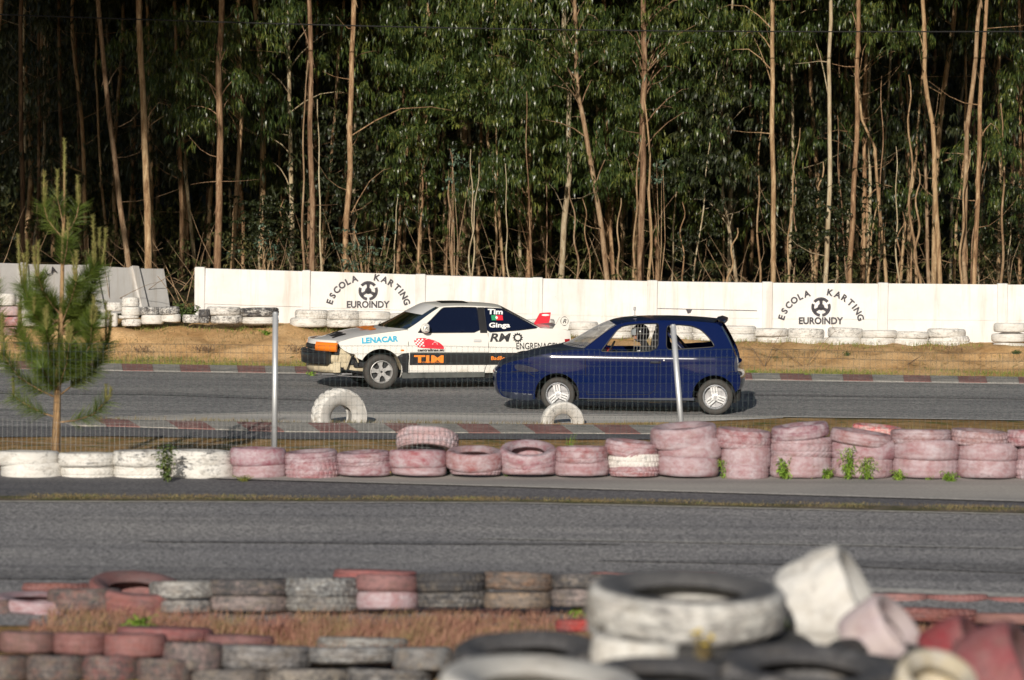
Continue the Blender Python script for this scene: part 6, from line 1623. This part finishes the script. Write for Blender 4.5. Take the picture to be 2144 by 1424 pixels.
# lettering on the near side
def fA(x, z): return Vector((x, -WA(x, z)-.006, z))
def boxtext(name, body, X0, X1, Ytop, Ybot, mat, tilt=0.0, off=.0, **k):
    mb = MB(); (x0, z1), (x1, z0) = A(X0, Ytop), A(X1, Ybot)
    put_text(mb, body, lambda a, b: fA(a, b+(a-x0)*tilt)+Vector((0,-off,0)), x0, x1, z0, z1, **k); return mb.build(name, M[mat], white)
boxtext('lettering', 'LENACAR', 518, 768, 362, 402, 'ink_cyan', .055, bold=.045, spacing=1.05)
boxtext('lettering', 'TIM', 876, 1082, 482, 534, 'ink_orange', -.01, .006, bold=.045, spacing=1.1)
boxtext('lettering', 'COMPETIÇÃO', 918, 1062, 524, 536, 'ink_orange', -.01, .006, bold=.02)
boxtext('lettering', 'BadBoys', 1414, 1545, 488, 522, 'ink_orange', .0, .006, bold=.02)
boxtext('lettering', 'RM', 1405, 1555, 328, 386, 'ink_black', 0, 0, bold=.03, shear=.25)
boxtext('lettering', 'ENGRENAGENS', 1590, 1928, 392, 437, 'ink_black', -.01, .001, bold=.012, spacing=1.02)
boxtext('lettering', 'Tim', 1408, 1512, 160, 196, 'ink_white', -.02, .012, bold=.035, shear=.12)
boxtext('lettering', 'Ginga', 1406, 1552, 254, 297, 'ink_white', 0, .012, bold=.03, shear=.08)
# gear emblem after RM
mb = MB(); gx, gz_ = A(1602, 357)
gear = []
for k in range(48): rr_ = .080 if (k//2) % 2 == 0 else .064; a = 2*PI*k/48; gear.append((gx+rr_*math.cos(a)*1.1, gz_+rr_*math.sin(a)))
inner = [(gx+.040*math.cos(a)*1.1, gz_+.040*math.sin(a)) for a in lin(0, 2*PI, 25)[:-1]]
V_, F_ = sheet(gear, [inner], .03); mb.add([fA(*v) for v in V_], F_); mb.build('gear_emblem', M['ink_black'], white)
# portuguese flag on the rear quarter glass
for (X0, X1, m_) in ((1428,1462,'ink_green'),(1462,1508,'ink_red')):
    mb = MB(); (x0, z1), (x1, z0) = A(X0, 203), A(X1, 238); mb.add([fA(x0,z0)+Vector((0,-.012,0)), fA(x1,z0)+Vector((0,-.012,0)), fA(x1,z1)+Vector((0,-.012,0)), fA(x0,z1)+Vector((0,-.012,0))], [(0,1,2,3)]); mb.build('flag_sticker', M[m_], white)
mb = MB(); x, z = A(1464,219); mb.add([fA(x+.02*math.cos(a), z+.022*math.sin(a))+Vector((0,-.015,0)) for a in lin(0, 2*PI, 17)[:-1]], [tuple(range(16))]); mb.build('flag_emblem', M['ink_white'], white)
# red round-nosed sponsor emblem with chequers
mb = MB(); polyfill(mb, round_closed(As([(874,372),(905,362),(960,362),(1040,385),(1080,415),(1088,440),(1050,438),(1010,436),(905,430),(885,405)]), 2), lambda x, z: fA(x, z)); mb.build('sponsor_emblem', M['ink_red'], white)
mb = MB()
for i in range(5):
    for j in range(5):
        if (i+j) % 2 == 0:
            X, Y = 880+i*12+j*2, 368+j*11; q = As([(X,Y),(X+12,Y-1),(X+13,Y+10),(X+1,Y+11)]); mb.add([fA(*p)+Vector((0,-.002,0)) for p in q], [(0,1,2,3)])
mb.build('chequers', M['ink_white'], white)
mb = MB(); 
for a0, a1 in ((200,340),): ring(mb, lambda a, b: fA(a, b)+Vector((0,-.003,0)), A(1022,0)[0], A(0,418)[1], .045, -.045, .010, -80, 80, 14)
ring(mb, lambda a, b: fA(a, b)+Vector((0,-.003,0)), A(990,0)[0], A(0,415)[1], .13, -.10, .012, -60, 70, 16); mb.build('emblem_lines', M['ink_white'], white)
boxtext('lettering', 'centralinas.eu', 900, 1086, 436, 455, 'ink_black', 0, .004, bold=.04)
# bonnet lettering
def bon(x, y): 
    f = (x+2.1)/1.3; zed = float(np.interp(x, [-2.2,-1.9,-1.55,-1.1,-.78], [zb-.02, zb, A(500,352)[1], A(690,321)[1], A(836,302)[1]])); t_ = y/.77
    return Vector((x, y, zed+.052*(1-abs(t_)**3)*min(1, max(0, f*3+.25))+.012))
mb = MB(); put_text(mb, 'TIM', lambda a, b: bon(b, -a), -.42, .40, -1.93, -1.70, bold=.07); mb.build('lettering', M['ink_black'], white)
mb = MB(); put_text(mb, 'BadBoys', lambda a, b: bon(b, -a), -.50, .50, -1.45, -1.15, bold=.06); mb.build('lettering', M['ink_orange'], white)
mb = MB(); ring(mb, lambda a, b: nose_pt(a, b, .012), 0, .73, .045, -.045, .012); mb.build('round_emblem', M['ink_black'], white)
# rear wing: two end plates and blade
def plate(name, poly, y, mat, th=.03):
    mb = MB(); mb.prism(poly, 'y', y-th/2, y+th/2); return mb.build(name, mat, white)
pz = lambda l, dX=0: [A(X+dX, Y) for X, Y in l]
wing = plate('wing_end_plate', pz([(1858,296),(1880,262),(1905,216),(1925,212),(1983,209),(1978,250),(1965,304)]), -.70, M['white_paint'])
plate('wing_end_plate', pz([(1858,296),(1880,262),(1905,216),(1925,212),(1983,209),(1978,250),(1965,304)]), .60, M['ink_red'])
mb = MB(); x0, z0 = A(1925, 292); mb.box((x0, -.05, z0), (.22, 1.28, .025), Matrix.Rotation(T(-6), 3, 'Y'), .006); mb.build('wing_blade', M['steel'], white)
mb = MB(); x0, z0 = A(1945, 228); ellip(mb, (x0, .575, z0), (.07, .012, .018), 14, 8); mb.build('wing_slot', M['ink_white'], white)
ringR(white, lambda a, b: Vector((a, -.722, b)), A(1938,0)[0], A(0,255)[1], .068)
# wheels, wells, floor
for sg in (-1, 1):
    liner(white, cfw[0], cfw[1], rfw-.004, WA, sg, 'beige_metal', 0, 150); liner(white, crw[0], crw[1], rrw-.004, WA, sg, 'under', 0, 180)
    wheel(white, A(655,0)[0]+.0, sg*.72, .284, .284, .186, 'star', sg, 0, ('rubber_car', 'rim_dull')); wheel(white, A(1650,0)[0], sg*.72, .284, .284, .186, 'star', sg, 0, ('rubber_car', 'rim_dull'))
mb = MB(); mb.box((0, 0, .22), (3.2, 1.3, .08)); mb.box((.05, 0, .2), (1.5, 1.48, .06)); mb.box((-1.6, 0, .45), (.7, 1.1, .3)); mb.box((1.7, 0, .4), (.4, 1.2, .3)); mb.build('floor', M['under'], white)
mb = MB(); mb.box((-.72, 0, .86), (.34, 1.3, .16), None, .03); mb.build('dashboard', M['steel'], white)
mb = MB(); mb.box((.1, -.36, .8), (.14, .46, .8), None, .05); mb.box((.1, .36, .8), (.14, .46, .8), None, .05); mb.build('seats', M['fabric_black'], white)
mb = MB()
for sg in (-1, 1):
    mb.tube([(-.72, sg*.66, .4), (-.70, sg*.66, .92), (-.22, sg*.57, 1.27), (.35, sg*.54, 1.29), (.36, sg*.64, .5)], .02, 8); mb.tube([(.35, sg*.54, 1.28), (1.1, sg*.55, .7)], .02, 8)
mb.tube([(-.22,-.57,1.27),(-.22,.57,1.27)], .02, 8); mb.tube([(.35,-.54,1.29),(.35,.54,1.29)], .02, 8); mb.tube([(-.45,.6,1.1),(-.22,0,1.27)], .016, 8); mb.tube([(.36,-.6,.9),(.36,.6,.9)], .02, 8)
mb.build('roll_cage', M['red_cage'], white, True)
for s_, y0 in ((1, -.30), (1, .25)):
    mb = MB(); mb.tube([(A(700,0)[0]-.1+.1, y0-.25, A(0,300)[1]+.01), (A(760,0)[0]-.02, y0+.15, A(0,300)[1]+.035)], .006, 5); mb.build('wiper', M['black_trim'], white)
